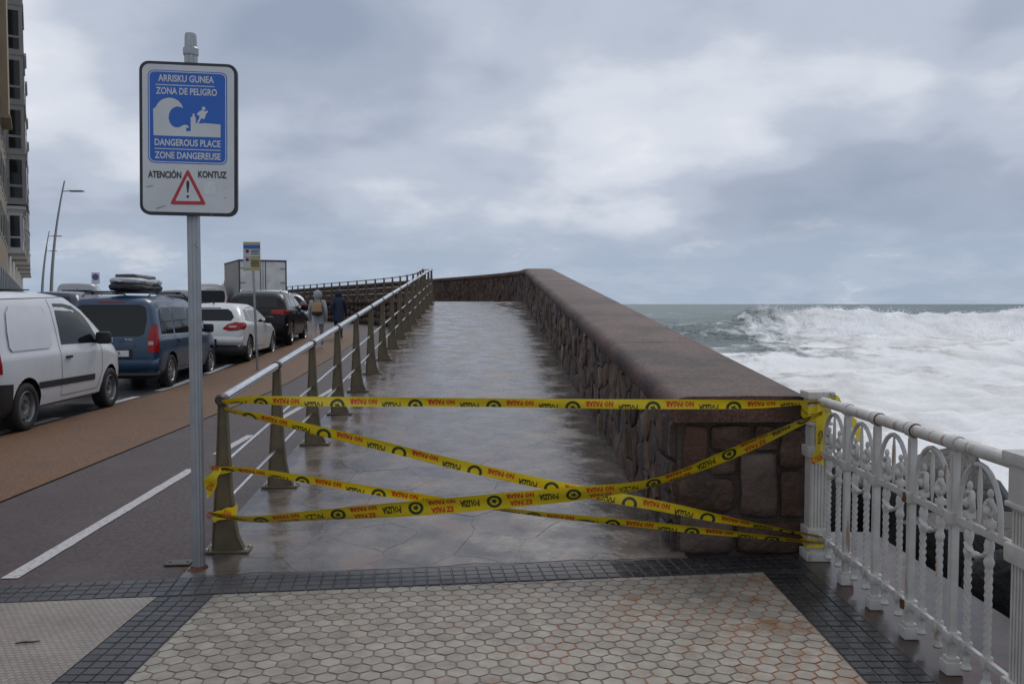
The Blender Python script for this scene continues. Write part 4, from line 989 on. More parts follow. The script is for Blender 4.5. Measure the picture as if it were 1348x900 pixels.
# ------------------------------------------------------------------ vehicles
M_GLASS = mat('car_glass', (0.010, 0.013, 0.014), 0.05, spec=0.3)
M_TYRE = mat('tyre', (0.016, 0.016, 0.017), 0.75, bump=0.2, bscale=60)
M_STEELW = mat('wheel_steel', (0.24, 0.25, 0.26), 0.35, 0.7)
M_ALLOY = mat('wheel_alloy', (0.36, 0.37, 0.38), 0.3, 0.8)
M_PLAST = mat('black_plastic', (0.016, 0.017, 0.019), 0.55, bump=0.15, bscale=200)
M_SEAM = mat('panel_gap', (0.012, 0.012, 0.013), 0.7)
M_TAIL = mat('tail_lamp', (0.30, 0.006, 0.006), 0.2, coat=0.15, spec=0.3)
M_TAILW = mat('tail_lamp_clear', (0.46, 0.30, 0.28), 0.15, coat=0.6)
M_PLATE = mat('number_plate', (0.62, 0.62, 0.60), 0.4)
M_CHROME = mat('chrome', (0.66, 0.67, 0.68), 0.15, 1.0)
def paint(n, c, c2=None): return mat(n, c, 0.28, col2=c2 or tuple(v * 0.86 for v in c), nscale=2.2, coat=0.5, rough2=0.4)

def car(name, label, loc, rz, sp, group='vehicles parked along the street'):
    t = thing(name, label, sp['cat'], loc, rz, group)
    L, W = sp['L'], sp['W']; gh = max(interp(sp['top'], y * .1) - interp(sp['belt'], y * .1) for y in range(int(L * 10)))
    paintm = sp['paint']; zb = sp.get('zb', 0.22); tum = sp.get('tumble', 0.13)
    plan = sp.get('plan', [(0, 0.90), (0.05, 0.955), (0.14, 0.985), (0.4, 1.0), (L - 0.9, 1.0), (L - 0.35, 0.92), (L - 0.12, 0.80), (L, 0.62)])
    lean = sp['lean']
    def sec(y):
        top, belt = interp(sp['top'], y), interp(sp['belt'], y); lo = min(belt, top - 0.07); hw = W / 2 * interp(plan, y); g = max(0, (top - lo) / gh); ins = tum * g; H = top - lo
        return [(hw * .84, zb), (hw * .945, zb + .05), (hw * .985, zb + .2), (hw, (zb + lo) * .52), (hw * .995, lo - .10), (hw * .975, lo - .015), (hw * .962, lo + .01 * H),
                (hw * .955 - ins * .30, lo + H * .35), (hw * .945 - ins * .66, lo + H * .7), (hw * .925 - ins * .92, lo + H * .87), (hw * .86 - ins * 1.02, lo + H * .955), (hw * .62 - ins * .8, lo + H * .99), (0, top + 0.012)]
    def sx(y, z):
        s = sec(y)
        for (a, b), (c, d) in zip(s, s[1:]):
            if z <= d: return a + (c - a) * (z - b) / max(1e-6, d - b) if z >= b else a
        return s[-1][0]
    def warp(y, z): return y + interp(lean, z) * max(0, 1 - y / 0.75)
    ys = sorted(set([0, .04, .09, .16, .28, .45, .7] + [L * i / 26 for i in range(3, 25)] + [L - .45, L - .28, L - .14, L - .05, L]))
    vs, fs = [], []; K = len(sec(1))
    for y in ys:
        s = sec(y)
        ringp = [(x, z) for x, z in s] + [(-x, z) for x, z in reversed(s[:-1])]
        vs += [(x, warp(y, z), z) for x, z in ringp]
    RN = 2 * K - 1
    for i in range(len(ys) - 1):
        for k in range(RN): fs.append((i * RN + k, (i + 1) * RN + k, (i + 1) * RN + (k + 1) % RN, i * RN + (k + 1) % RN))
    for base, rev in ((0, False), ((len(ys) - 1) * RN, True)):
        for k in range(K - 1):
            a, b, c, d = base + k, base + k + 1, base + RN - 2 - k, base + RN - 1 - k
            f = (a, b, c, d) if k < K - 2 else (a, b, d)
            fs.append(tuple(reversed(f)) if rev else f)
    me = bpy.data.meshes.new('body'); me.from_pydata(vs, [], fs); bm = bmesh.new(); bm.from_mesh(me); bmesh.ops.recalc_face_normals(bm, faces=bm.faces); bm.to_mesh(me); bm.free()
    me.materials.append(paintm); tmp = bpy.data.objects.new('tmp', me); COL.objects.link(tmp)
    wr = sp['wr']; cut = MB()
    for yw in sp['wheels']:
        for sg in (-1, 1):
            M = Matrix.Translation((sg * (W / 2 - 0.05), yw, wr + 0.0)) @ Matrix.Rotation(math.pi / 2, 4, 'Y'); cut.lathe([(wr + .065, -.26), (wr + .065, .26)], 28, M)
    cme = bpy.data.meshes.new('cut'); cme.from_pydata([tuple(v) for v in cut.v], [], cut.f); bm = bmesh.new(); bm.from_mesh(cme); bmesh.ops.recalc_face_normals(bm, faces=bm.faces); bm.to_mesh(cme); bm.free()
    cme.materials.append(M_PLAST); co = bpy.data.objects.new('cut', cme); COL.objects.link(co)
    md = tmp.modifiers.new('b', 'BOOLEAN'); md.object = co; md.operation = 'DIFFERENCE'; md.solver = 'EXACT'; md.material_mode = 'TRANSFER'
    dg = bpy.context.evaluated_depsgraph_get(); nm = bpy.data.meshes.new_from_object(tmp.evaluated_get(dg)); nm.name = 'body'
    bpy.data.objects.remove(tmp); bpy.data.objects.remove(co)
    nm.polygons.foreach_set('use_smooth', [True] * len(nm.polygons)); nm.set_sharp_from_angle(angle=R(38)); body = link('body', nm, t)
    # pieces laid on the flanks and tail
    def side(nm_, poly, m, sg=1, off=0.005, parent=None):
        bm = bmesh.new(); vv = [bm.verts.new((0, y, z)) for y, z in poly]; f = bm.faces.new(vv)
        bmesh.ops.triangulate(bm, faces=[f]); bmesh.ops.subdivide_edges(bm, edges=bm.edges[:], cuts=3, use_grid_fill=True); bm.verts.index_update()
        o = obj(nm_, [(sg * (sx(v.co.y, v.co.z) + off), warp(v.co.y, v.co.z), v.co.z) for v in bm.verts], [tuple(v.index for v in f.verts) for f in bm.faces], m, parent or t, smooth=50); bm.free(); return o
    def tail(nm_, poly, m, off=0.006, parent=None):
        bm = bmesh.new(); vv = [bm.verts.new((x, 0, z)) for x, z in poly]; f = bm.faces.new(vv)
        bmesh.ops.triangulate(bm, faces=[f]); bmesh.ops.subdivide_edges(bm, edges=bm.edges[:], cuts=3, use_grid_fill=True); bm.verts.index_update()
        o = obj(nm_, [(v.co.x, warp(0, v.co.z) - off, v.co.z) for v in bm.verts], [tuple(v.index for v in f.verts) for f in bm.faces], m, parent or t, smooth=50); bm.free(); return o
    def seam(pts, sg=1, w=0.009):
        mbs = MB(); q = []
        for (a, b), (c, d) in zip(pts, pts[1:]):
            n = max(2, int(math.hypot(c - a, d - b) / 0.06)); q += [(a + (c - a) * i / n, b + (d - b) * i / n) for i in range(n)]
        q.append(pts[-1]); vs = []
        for i, (y, z) in enumerate(q):
            y2, z2 = q[min(i + 1, len(q) - 1)]; y1, z1 = q[max(0, i - 1)]; l = math.hypot(y2 - y1, z2 - z1) or 1; ny, nz = -(z2 - z1) / l * w / 2, (y2 - y1) / l * w / 2
            for e in (-1, 1): vs.append((sg * (sx(y + e * ny, z + e * nz) + 0.003), warp(y + e * ny, z + e * nz), z + e * nz))
        obj('panel_seam', vs, [(2 * i, 2 * i + 1, 2 * i + 3, 2 * i + 2) for i in range(len(q) - 1)], M_SEAM, t)
    for sg in (1, -1):
        for poly in sp.get('windows', []): side('side_window', poly, M_GLASS, sg)
        for s_ in sp.get('seams', []): seam(s_, sg)
        for poly in sp.get('mould', []): side('side_moulding', poly, M_PLAST, sg, 0.012)
        for y, z in sp.get('handles', []): mbh = MB(); mbh.box((sg * (sx(y, z) + 0.018), y, z), (0.03, 0.17, 0.035), None, 0.008); mbh.build('door_handle', sp.get('handle_mat', M_PLAST), t, smooth=40)
        if 'mirror' in sp:
            y, z = sp['mirror']; mbh = MB(); mbh.box((sg * (sx(y, z) + 0.13), y, z + 0.05), (0.22, 0.12, 0.19), None, 0.045); mbh.bar((sg * (sx(y, z) - 0.02), y, z), (sg * (sx(y, z) + .08), y, z + .01), 0.06); mbh.build('wing_mirror', sp.get('mirror_mat', M_PLAST), t, smooth=50)
        for poly, m in sp.get('side_lamps', []): side('tail_light', poly, m, sg, 0.010)
        for poly, m in sp.get('tail_lamps', []): tail('tail_light', [(sg * x, z) for x, z in poly], m, 0.012)
        for poly in sp.get('wheel_trim', []): pass
    if 'rear_window' in sp: tail('rear_window', sp['rear_window'], M_GLASS, 0.006)
    for poly, m, nm_ in sp.get('tail_bits', []): tail(nm_, poly, m, 0.017)
    for z0_, z1_, m in (sp['bumper'] if isinstance(sp.get('bumper'), list) else [sp['bumper']] if 'bumper' in sp else []):
        vs = []; prof2 = [(-0.02, z0_), (-0.075, z0_ + .05), (-0.085, (z0_ + z1_) / 2), (-0.06, z1_ - .03), (0.0, z1_)]
        xs = [i / 12 for i in range(-12, 13)]
        for u in xs:
            bx = W / 2 * 0.985 * math.copysign(min(1, abs(u) * 1.04), u); cur = 0.10 * abs(u) ** 5; hw_ = bx
            for dy, z in prof2: vs.append((hw_, warp(0, z) + dy + cur, z))
        # wrap round the corners
        k = len(prof2); fs2 = [(i * k + j, i * k + j + 1, (i + 1) * k + j + 1, (i + 1) * k + j) for i in range(len(xs) - 1) for j in range(k - 1)]
        obj('rear_bumper', vs, fs2, m, t, smooth=50)
        yl = sp['wheels'][0] - sp['wr'] - 0.075
        for sg in (1, -1): side('bumper_corner', [(0.02, z0_), (yl, z0_), (yl, z1_ - .02), (0.02, z1_)], m, sg, 0.014)
    if 'plate' in sp:
        x, z, w, s_ = sp['plate']; yy = warp(0, z) - sp.get('plate_off', 0.02); mbr = MB(); mbr.box((x, yy + .007, z), (w + .10, .012, .165), None, .004); mbr.build('plate_recess', M_PLAST, t); mbh = MB(); mbh.box((x, yy, z), (w, 0.012, 0.115), None, 0.003); pl = mbh.build('number_plate', M_PLATE, t)
        vs2, fs2, asp = text_geo(s_, 1, 0.01, 1); hh = 0.075; ww = min(w * .9, hh * asp * 0.8)
        obj('plate_text', [(x + sp.get('plate_dx', 0) + u * ww, yy - 0.008, z + v * hh) for u, v in vs2], fs2, M_INK, pl)
    if 'badge' in sp:
        for s_, x, z, h in sp['badge']:
            vs2, fs2, asp = text_geo(s_, 1, 0.0, 1); obj('badge_lettering', [(x + u * h * asp, warp(0, z + v * h) - 0.009, z + v * h) for u, v in vs2], fs2, M_CHROME, t)
    # wheels
    tb = MB(); tb.lathe([(wr * .64, -.085), (wr * .70, -.10), (wr * .90, -.105), (wr * .985, -.085), (wr, -.05), (wr, .05), (wr * .985, .085), (wr * .90, .105), (wr * .70, .10), (wr * .64, .085)], 36, cap=False)
    rb = MB(); r = wr * .66
    rb.lathe([(r * 1.0, .088), (r * .95, .094), (r * .90, .07), (r * .88, -.06), (0.02, -.06)], 30, cap=False)
    if sp.get('alloy', True):
        for k in range(sp.get('spokes', 5)):
            a = 2 * math.pi * k / sp.get('spokes', 5); M = Matrix.Rotation(a, 3, 'Z'); rb.box(M @ Vector((r * .52, 0, .06)), (r * .86, r * .20, .03), M)
        rb.lathe([(r * .30, .03), (r * .28, .075), (r * .2, .085), (.002, .085)], 14, cap=False); wm = M_ALLOY
    else:
        rb.lathe([(r * .80, .02), (r * .72, .055), (r * .45, .06), (r * .38, .03), (r * .22, .035), (r * .2, .08), (.002, .085)], 24, cap=False)
        for k in range(12):
            a = 2 * math.pi * (k + .5) / 12; M = Matrix.Rotation(a, 3, 'Z'); rb.box(M @ Vector((r * .83, 0, .035)), (r * .2, r * .14, .02), M)
        wm = M_STEELW
    first = None
    for yw in sp['wheels']:
        for sg in (1, -1):
            if first is None:
                ty = tb.build('tyre', M_TYRE, t, smooth=50); ri = rb.build('rim', wm, ty, smooth=40); first = ty
            else: ty = copy_tree(first, t)
            ty.location = (sg * (W / 2 - 0.115), yw, wr); ty.rotation_euler = (0, sg * math.pi / 2, 0)
    return t, dict(sx=sx, warp=warp, side=side, tail=tail, sec=sec)

def hdg(Y): return math.atan(-(bend(Y + 1) - bend(Y - 1)) / 2)
P_WHITE = paint('white_car_paint', (0.66, 0.67, 0.69)); P_BLUE = paint('blue_car_paint', (0.014, 0.050, 0.105)); P_BLACK = mat('black_car_paint', (0.006, 0.006, 0.008), 0.3, spec=0.25, coat=0.12)
P_GREY = paint('grey_car_paint', (0.16, 0.17, 0.18)); P_PEARL = paint('pearl_white_paint', (0.64, 0.64, 0.62))
# small white delivery van
van = dict(cat='van', L=4.21, W=1.83, paint=P_WHITE, zb=0.24, wr=0.315, wheels=(0.78, 3.42), alloy=False, tumble=0.17,
    top=[(0, 1.76), (.15, 1.80), (1.0, 1.835), (2.0, 1.825), (2.45, 1.77), (2.75, 1.64), (3.05, 1.42), (3.30, 1.22), (3.45, 1.12), (3.8, 1.02), (4.05, .88), (4.21, .70)],
    belt=[(0, 1.02), (2.4, 1.02), (3.2, 1.00), (4.2, .80)], lean=[(0.2, 0.05), (0.6, 0.0), (1.0, 0.02), (1.8, 0.16)],
    windows=[[(1.80, 1.08), (2.98, 1.06), (3.02, 1.12), (2.86, 1.34), (2.66, 1.52), (2.44, 1.62), (2.18, 1.655), (1.86, 1.655)]],
    seams=[[(1.72, 0.36), (1.72, 1.0), (1.74, 1.72)], [(1.72, 0.36), (2.9, 0.36), (3.05, 0.62), (3.08, 1.04)], [(0.06, 0.32), (0.55, 0.32)],
           [(.06, 1.70), (2.3, 1.75)]],
    mould=[[(1.05, .52), (2.78, .50), (2.78, .59), (1.05, .61)]], handles=[(1.93, 0.90)], mirror=(2.93, 1.08),
    side_lamps=[([(0.0, .78), (.17, .78), (.14, 1.22), (0.02, 1.26)], M_TAIL)], tail_lamps=[([(.74, .78), (.84, .78), (.82, 1.22), (.72, 1.24)], M_TAIL)], bumper=(.20, .66, M_PLAST),
    rear_window=[(-.62, 1.12), (.62, 1.12), (.56, 1.58), (-.56, 1.58)], tail_bits=[([(-.004, .5), (.004, .5), (.004, 1.7), (-.004, 1.7)], M_SEAM, 'panel_seam')])
xw, yw = G(30, 567).x, G(30, 567).y
vt, vf = car('delivery_van', 'white panel van with black bumper and dark side strip beside the brown footpath', (xw - 0.80, yw - 0.80, rise(yw)), R(2.6), van)
for sg in (1, -1):       # pressed panel stands very slightly proud
    vf['side']('pressed_panel', [(.44, 1.05), (1.44, 1.05), (1.53, 1.11), (1.53, 1.56), (1.45, 1.63), (.63, 1.63), (.48, 1.54), (.40, 1.3), (.39, 1.10)], P_WHITE, sg, 0.016)
mb = MB(); mb.box((-.0, 1.25, 1.845), (1.0, 0.9, 0.016), None, 0.004); mb.build('roof_hatch', M_PLAST, vt)
# blue people carrier
mpv = dict(cat='car', L=4.38, W=1.81, paint=P_BLUE, zb=0.24, wr=0.32, wheels=(0.80, 3.53), spokes=7, tumble=0.14,
    top=[(0, 1.70), (.12, 1.75), (.6, 1.79), (1.6, 1.80), (2.3, 1.77), (2.6, 1.71), (3.0, 1.48), (3.3, 1.24), (3.45, 1.14), (3.9, 1.02), (4.2, .88), (4.38, .68)],
    belt=[(0, 1.0), (2.6, 1.0), (3.3, .98), (4.38, .76)], lean=[(0.2, 0.06), (0.6, 0.0), (1.0, 0.02), (1.8, 0.17)],
    windows=[[(.32, 1.06), (1.02, 1.05), (1.04, 1.56), (.52, 1.57), (.36, 1.48)], [(1.12, 1.05), (2.0, 1.04), (2.0, 1.57), (1.14, 1.58)], [(2.1, 1.04), (3.02, 1.03), (2.86, 1.30), (2.66, 1.50), (2.12, 1.57)]],
    seams=[[(1.07, .42), (1.07, 1.64)], [(2.05, .36), (2.05, 1.64)], [(1.2, .36), (3.0, .36)], [(.3, 1.0), (2.0, .99)], [(3.06, .4), (3.1, 1.0)]], handles=[(1.25, .92), (2.2, .92)], handle_mat=P_BLUE, mirror=(2.98, 1.05), mirror_mat=M_PLAST,
    rear_window=[(-.63, 1.07), (-.55, 1.02), (.55, 1.02), (.63, 1.07), (.67, 1.34), (.64, 1.56), (.55, 1.62), (-.55, 1.62), (-.64, 1.56), (-.67, 1.34)],
    side_lamps=[([(0.0, .72), (.10, .72), (.13, 1.0), (.17, 1.22), (.10, 1.26), (0, 1.18)], M_TAIL)], tail_lamps=[([(.70, .72), (.83, .72), (.83, 1.18), (.76, 1.24), (.72, 1.05)], M_TAIL)],
    bumper=[(.22, .36, M_PLAST), (.37, .60, P_BLUE)], plate=(.10, .70, .52, '7 DKR'), plate_dx=0.0,
    tail_bits=[([(-.70, .60), (.70, .60), (.70, .612), (-.70, .612)], M_SEAM, 'panel_seam'),                ([(-.40, .83), (.48, .83), (.46, .87), (-.38, .87)], P_BLUE, 'tailgate_grip'), ([(.716, .86), (.814, .86), (.812, .93), (.72, .93)], M_TAILW, 'reversing_lamp'), ([(-.25, 1.665), (.25, 1.665), (.24, 1.685), (-.24, 1.685)], M_TAIL, 'brake_light')],
    badge=[('Berlingo', .36, .965, .04)])
mY = 17.25; mx = -6.80
mt, mf = car('people_carrier', 'blue people carrier with loaded roof rack parked in front of the white panel van', (mx - .79, mY - .8, rise(mY)), R(3.2), mpv)
for k in range(2):        # chevron badge
    mb = MB(); z = .93 + .05 * k
    for sg in (-1, 1): mb.bar((0, -.012 + mf['warp'](0, z), z + .045), (sg * .065, -.012 + mf['warp'](0, z), z), .012, .018)
    mb.build('badge', M_CHROME, mt)
for sg in (-1, 1):
    mb = MB(); mb.tube([(sg * .62, .35, 1.78), (sg * .62, .45, 1.835), (sg * .62, 2.4, 1.845), (sg * .62, 2.55, 1.80)], .016, 8); mb.build('roof_rail', M_PLAST, mt, smooth=50)
for y in (.75, 2.0):
    mb = MB(); mb.box((0, y, 1.87), (1.40, .06, .035), None, .008).box((.62, y, 1.855), (.07, .1, .05), None, .01).box((-.62, y, 1.855), (.07, .1, .05), None, .01); mb.build('roof_bar', M_PLAST, mt, smooth=40)
# boards on the roof rack
def board_thing(nm, label, cx, cy, z, L_, W_, T_, m, rz=0.0, rocker=.02):
    o_ = thing(nm, label, 'surfboard', (0, 0, 0), 0, 'surfboard bags on the blue carrier'); o_.matrix_basis = full(mt) @ Matrix.Translation((cx, cy, z)) @ Matrix.Rotation(rz, 4, 'Z')
    n, k = 22, 12; vs = []
    for i in range(n + 1):
        u = -1 + 2 * i / n; w = W_ / 2 * max(.04, (1 - abs(u) ** 5)) ** .5; h = T_ / 2 * max(.25, (1 - abs(u) ** 9)) ** .5; zc_ = rocker * abs(u) ** 2.2
        for j in range(k): a = 2 * math.pi * j / k; ca_, sa_ = math.cos(a), math.sin(a); vs.append((w * math.copysign(abs(ca_) ** .55, ca_) + .02 * noise.noise(Vector((u * 5, j, L_))), u * L_ / 2, zc_ + h * math.copysign(abs(sa_) ** .6, sa_) + .02 * noise.noise(Vector((u * 4, j * .7, T_ * 50)))))
    fs = [(i * k + j, (i + 1) * k + j, (i + 1) * k + (j + 1) % k, i * k + (j + 1) % k) for i in range(n) for j in range(k)] + [tuple(range(k)), tuple(reversed(range(n * k, n * k + k)))]
    obj('shell', vs, fs, m, o_, smooth=50)
    for y in (-L_ * .22, L_ * .2):
        mb = MB(); ptsr = [(W_ / 2 * 1.03 * math.cos(2 * math.pi * j / 14) * .97, y, rocker * .12 + T_ / 2 * 1.08 * math.sin(2 * math.pi * j / 14)) for j in range(14)]; mb.tube(ptsr, .012, 5, closed=True); mb.build('strap', M_PLAST, o_, smooth=60)
    return o_
board_thing('surfboard_bag', 'black surfboard bag lying lowest on the blue carrier roof rack', .0, 1.45, 1.955, 2.2, .64, .16, mat('black_cloth', (.018, .018, .02), .7, bump=.3), R(3))
board_thing('surfboard_bag', 'silver grey surfboard bag strapped in the middle of the roof stack', .02, 1.40, 2.075, 2.05, .62, .14, mat('silver_cloth', (.50, .51, .54), .4, col2=(.36, .37, .40), nscale=8, bump=.4), R(2))
board_thing('surfboard_bag', 'dark olive surfboard bag on top of the roof stack', .0, 1.42, 2.165, 1.8, .46, .10, mat('olive_cloth', (.07, .072, .066), .6, bump=.3), R(4))
# white hatchback
hatch = dict(cat='car', L=4.29, W=1.80, paint=P_PEARL, zb=0.20, wr=0.32, wheels=(0.76, 3.40), spokes=10, tumble=0.22,
    top=[(0, 1.12), (.10, 1.22), (.32, 1.36), (.7, 1.435), (1.3, 1.47), (1.9, 1.46), (2.3, 1.38), (2.75, 1.16), (3.05, 1.0), (3.6, .92), (4.0, .80), (4.29, .60)],
    belt=[(0, 1.02), (.6, .98), (2.6, .93), (3.0, .90), (4.29, .66)], lean=[(0.2, 0.04), (0.6, 0.0), (.9, 0.05), (1.05, .16), (1.5, 0.46)],
    windows=[[(.42, 1.06), (1.0, 1.0), (1.02, 1.32), (.72, 1.31)], [(1.08, .995), (2.62, .965), (2.40, 1.16), (2.1, 1.32), (1.6, 1.375), (1.10, 1.355)]],
    seams=[[(1.06, .36), (1.04, .98)], [(1.06, .36), (2.4, .36), (2.6, .9)]], handles=[(1.25, .84)], handle_mat=P_PEARL, mirror=(2.50, .97), mirror_mat=M_PLAST,
    rear_window=[(-.58, 1.04), (.58, 1.04), (.64, 1.12), (.56, 1.26), (.46, 1.325), (-.46, 1.325), (-.56, 1.26), (-.64, 1.12)],
    side_lamps=[([(0.0, .83), (.20, .83), (.34, .90), (.30, .97), (.08, 1.0), (0, .99)], M_TAIL)], tail_lamps=[([(.40, .85), (.56, .80), (.82, .82), (.82, .99), (.70, 1.01), (.52, .96)], M_TAIL)],
    bumper=[(.20, .43, M_PLAST), (.44, .66, P_PEARL)], plate=(-.02, .52, .52, '3 JFV'), plate_off=0.105,
    tail_bits=[([(-.80, .22), (.80, .22), (.78, .44), (-.78, .44)], M_PLAST, 'diffuser'), ([(-.30, 1.335), (.30, 1.335), (.28, 1.36), (-.28, 1.36)], M_PLAST, 'spoiler_light'), ([(.56, .87), (.74, .87), (.74, .92), (.56, .92)], M_TAILW, 'reversing_lamp')],
    badge=[('MEGANE', 0.02, .76, .03)])
hY = 22.0; hx_ = -6.66
ht, hf_ = car('hatchback', 'white hatchback parked between the blue carrier and the black off-roader', (hx_ - .80, hY - .76, rise(hY)), hdg(hY + 1) + R(1), hatch)
mb = MB(); z = .87
for a_, b_ in (((0, .05), (.035, 0)), ((.035, 0), (0, -.05)), ((0, -.05), (-.035, 0)), ((-.035, 0), (0, .05))): mb.bar((a_[0], hf_['warp'](0, z) - .014, z + a_[1]), (b_[0], hf_['warp'](0, z) - .014, z + b_[1]), .014, .016)
mb.build('badge', M_CHROME, ht)
mb = MB(); mb.tube([(0, .75, 1.46), (0, .70, 1.49), (0, .62, 1.56)], .012, 6, radii=[.02, .014, .004]); mb.build('aerial', M_PLAST, ht)
# black off-roader
suv = dict(cat='car', L=4.55, W=1.86, paint=P_BLACK, zb=0.26, wr=0.36, wheels=(0.86, 3.56), spokes=6, tumble=0.20,
    top=[(0, 1.36), (.08, 1.46), (.3, 1.58), (.8, 1.64), (1.6, 1.655), (2.3, 1.60), (2.6, 1.50), (3.0, 1.25), (3.2, 1.12), (3.8, 1.04), (4.3, .88), (4.55, .68)],
    belt=[(0, 1.14), (1.2, 1.10), (3.0, 1.05), (4.55, .75)], lean=[(0.2, 0.06), (0.7, 0.0), (1.05, .04), (1.65, 0.36)],
    windows=[[(.42, 1.18), (.98, 1.15), (1.0, 1.52), (.72, 1.50)], [(1.06, 1.145), (1.84, 1.12), (1.84, 1.56), (1.08, 1.53)], [(1.92, 1.115), (2.84, 1.09), (2.66, 1.30), (2.4, 1.50), (1.94, 1.56)]],
    seams=[[(1.02, .5), (1.02, 1.1)], [(1.88, .4), (1.88, 1.1)]], handles=[(1.16, .98), (2.02, .96)], handle_mat=M_CHROME, mirror=(2.74, 1.10), mirror_mat=P_BLACK,
    rear_window=[(-.62, 1.16), (.62, 1.16), (.60, 1.30), (.52, 1.48), (-.52, 1.48), (-.60, 1.30)],
    side_lamps=[([(0.0, .96), (.30, .99), (.34, 1.06), (.10, 1.10), (0, 1.10)], M_TAIL)], tail_lamps=[([(.42, .98), (.82, .94), (.82, 1.10), (.46, 1.08)], M_TAIL)], bumper=(.28, .66, P_BLACK), plate=(0, .78, .52, '4 HGS'))
sY = 26.75; sx_ = -6.78
st_, sf_ = car('off_roader', 'black off-roader with silver roof rails parked beyond the white hatchback', (sx_ - .81, sY - .86, rise(sY)), hdg(sY + 1) - R(1.0), suv)
for sg in (-1, 1):
    mb = MB(); mb.tube([(sg * .60, .7, 1.63), (sg * .60, .85, 1.69), (sg * .58, 2.1, 1.68), (sg * .58, 2.25, 1.60)], .018, 8); mb.build('roof_rail', M_ALLOY, st_, smooth=50)
# further traffic
import copy as _c
def variant(base, **kw): d = dict(base); d.update(kw); return d
car('compact_car', 'white hatchback whose roof shows just past the black off-roader', (-9.15, 33.4, rise(33.4)), hdg(34), variant(hatch, paint=P_WHITE, badge=[], plate=(0, .52, .52, '8 KLM'), top=[(a, b + .12) for a, b in hatch['top']]))
car('dark_car', 'dark blue grey car between the black off-roader and the walkers', (-9.9, 38.6, rise(38.6)), hdg(39.5), variant(hatch, paint=paint('slate_paint', (.03, .045, .06)), badge=[]))
car('dark_car', 'dark car roof showing between the white panel van and the blue carrier', (-14.3, 27.0, rise(27)), hdg(29) + R(4), variant(suv, paint=paint('dark_blue_paint', (.02, .035, .06)), badge=[], plate=(0, .78, .5, '2 BCD')))
car('pale_van', 'pale van across the road behind the dark car roof', (-17.9, 36.0, rise(36)), hdg(36) + R(4), variant(van, paint=paint('dull_white_paint', (.40, .41, .42)), top=[(a, b + (.06 if b > 1.5 else .0)) for a, b in van['top']]))
car('pale_van', 'white windowed van standing at the left flank of the box lorry', (-14.85, 43.2, rise(43)), hdg(44), variant(mpv, paint=P_PEARL, top=[(a, b + (.22 if b > 1.4 else .05)) for a, b in mpv['top']], badge=[], plate=(0, .7, .5, '5 FGH')))
car('grey_car', 'grey car showing over the blue carrier roof near the lamp', (-12.75, 33.0, rise(33)), hdg(34), variant(hatch, top=[(a, b + .13) for a, b in hatch['top']], paint=P_GREY, badge=[], plate=(0, .7, .5, '6 CKT')))
# box lorry
lx, ly = P(315, 400, 42.5).x, 42.5
lz = rise(42.5); lo = thing('box_lorry', 'white box lorry with twin rear doors and grey flank, parked past the cars', 'lorry', (lx, ly, lz), R(26.5))
M_BOX = mat('lorry_box', (.70, .69, .66), .5, col2=(.47, .46, .43), nscale=2, stain=(.33, .30, .27), sscale=3, slo=.6, shi=.8); M_BOXG = mat('lorry_flank', (.40, .40, .40), .5, col2=(.34, .34, .335), nscale=2)
LW, LL, LB, LT = 2.28, 4.6, 0.95, 3.08
mb = MB(); mb.box((LW / 2, LL / 2, (LB + LT) / 2), (LW, LL, LT - LB)); mb.build('box_body', M_BOXG, lo)
for k in range(2):
    mb = MB(); mb.box((LW * (.25 + .5 * k), -.012, (LB + LT) / 2), (LW / 2 - .05, .025, LT - LB - .12), None, .006); d_ = mb.build('rear_door', M_BOX, lo)
    mb = MB(); mb.tube([(LW * .5 + (-.12 if k == 0 else .12), -.045, LB + .05), (LW * .5 + (-.12 if k == 0 else .12), -.045, LT - .05)], .016, 6); mb.build('lock_rod', M_PLAST, d_)
    for z in (1.3, 2.0, 2.7):
        mb = MB(); mb.box(((.06 if k == 0 else LW - .06) + (.1 if k == 0 else -.1), -.035, z), (.28, .02, .05), None, .004); mb.build('hinge', M_STEELW, d_)
mb = MB(); mb.bar((0, -.02, LT), (LW, -.02, LT), .07, .07); mb.bar((.02, -.02, LB), (.02, -.02, LT), .06, .06); mb.bar((LW - .02, -.02, LB), (LW - .02, -.02, LT), .06, .06); mb.bar((0, 0, LT), (0, LL, LT), .05, .05); mb.bar((LW, 0, LT), (LW, LL, LT), .05, .05); mb.bar((0, -.02, LB), (LW, -.02, LB), .07, .09); mb.build('frame', mat('lorry_frame', (.05, .05, .055), .5), lo)
mb = MB(); mb.box((LW / 2, 2.6, .72), (.9, 5.6, .2)).box((LW / 2, .1, .55), (2.0, .12, .18)); mb.build('chassis', M_PLAST, lo)
mb = MB(); mb.prism([(4.75, .5), (6.35, .5), (6.4, 1.2), (6.15, 1.45), (5.85, 2.15), (5.6, 2.25), (4.75, 2.25)], lambda u, v, t: (t, u, v), .14, LW - .14); cb = mb.build('cab', P_PEARL, lo)
for x in (.125, LW - .125):
    mb = MB(); mb.prism([(5.05, 1.35), (5.95, 1.35), (5.72, 2.05), (5.05, 2.08)], lambda u, v, t: (t, u, v), x - .006, x + .006); mb.build('cab_window', M_GLASS, cb)
for y in (1.0, 5.4):
    for x in (.22, LW - .22):
        mb = MB(); mb.lathe([(.2, -.11), (.36, -.11), (.39, -.08), (.39, .08), (.36, .11), (.2, .11)], 24, Matrix.Translation((x, y, .39)) @ Matrix.Rotation(math.pi / 2, 4, 'Y')); mb.build('tyre', M_TYRE, lo, smooth=40)
for x in (.18, LW - .18):
    mb = MB(); mb.box((x, .02, .62), (.22, .03, .1)); mb.build('tail_light', M_TAIL, lo)

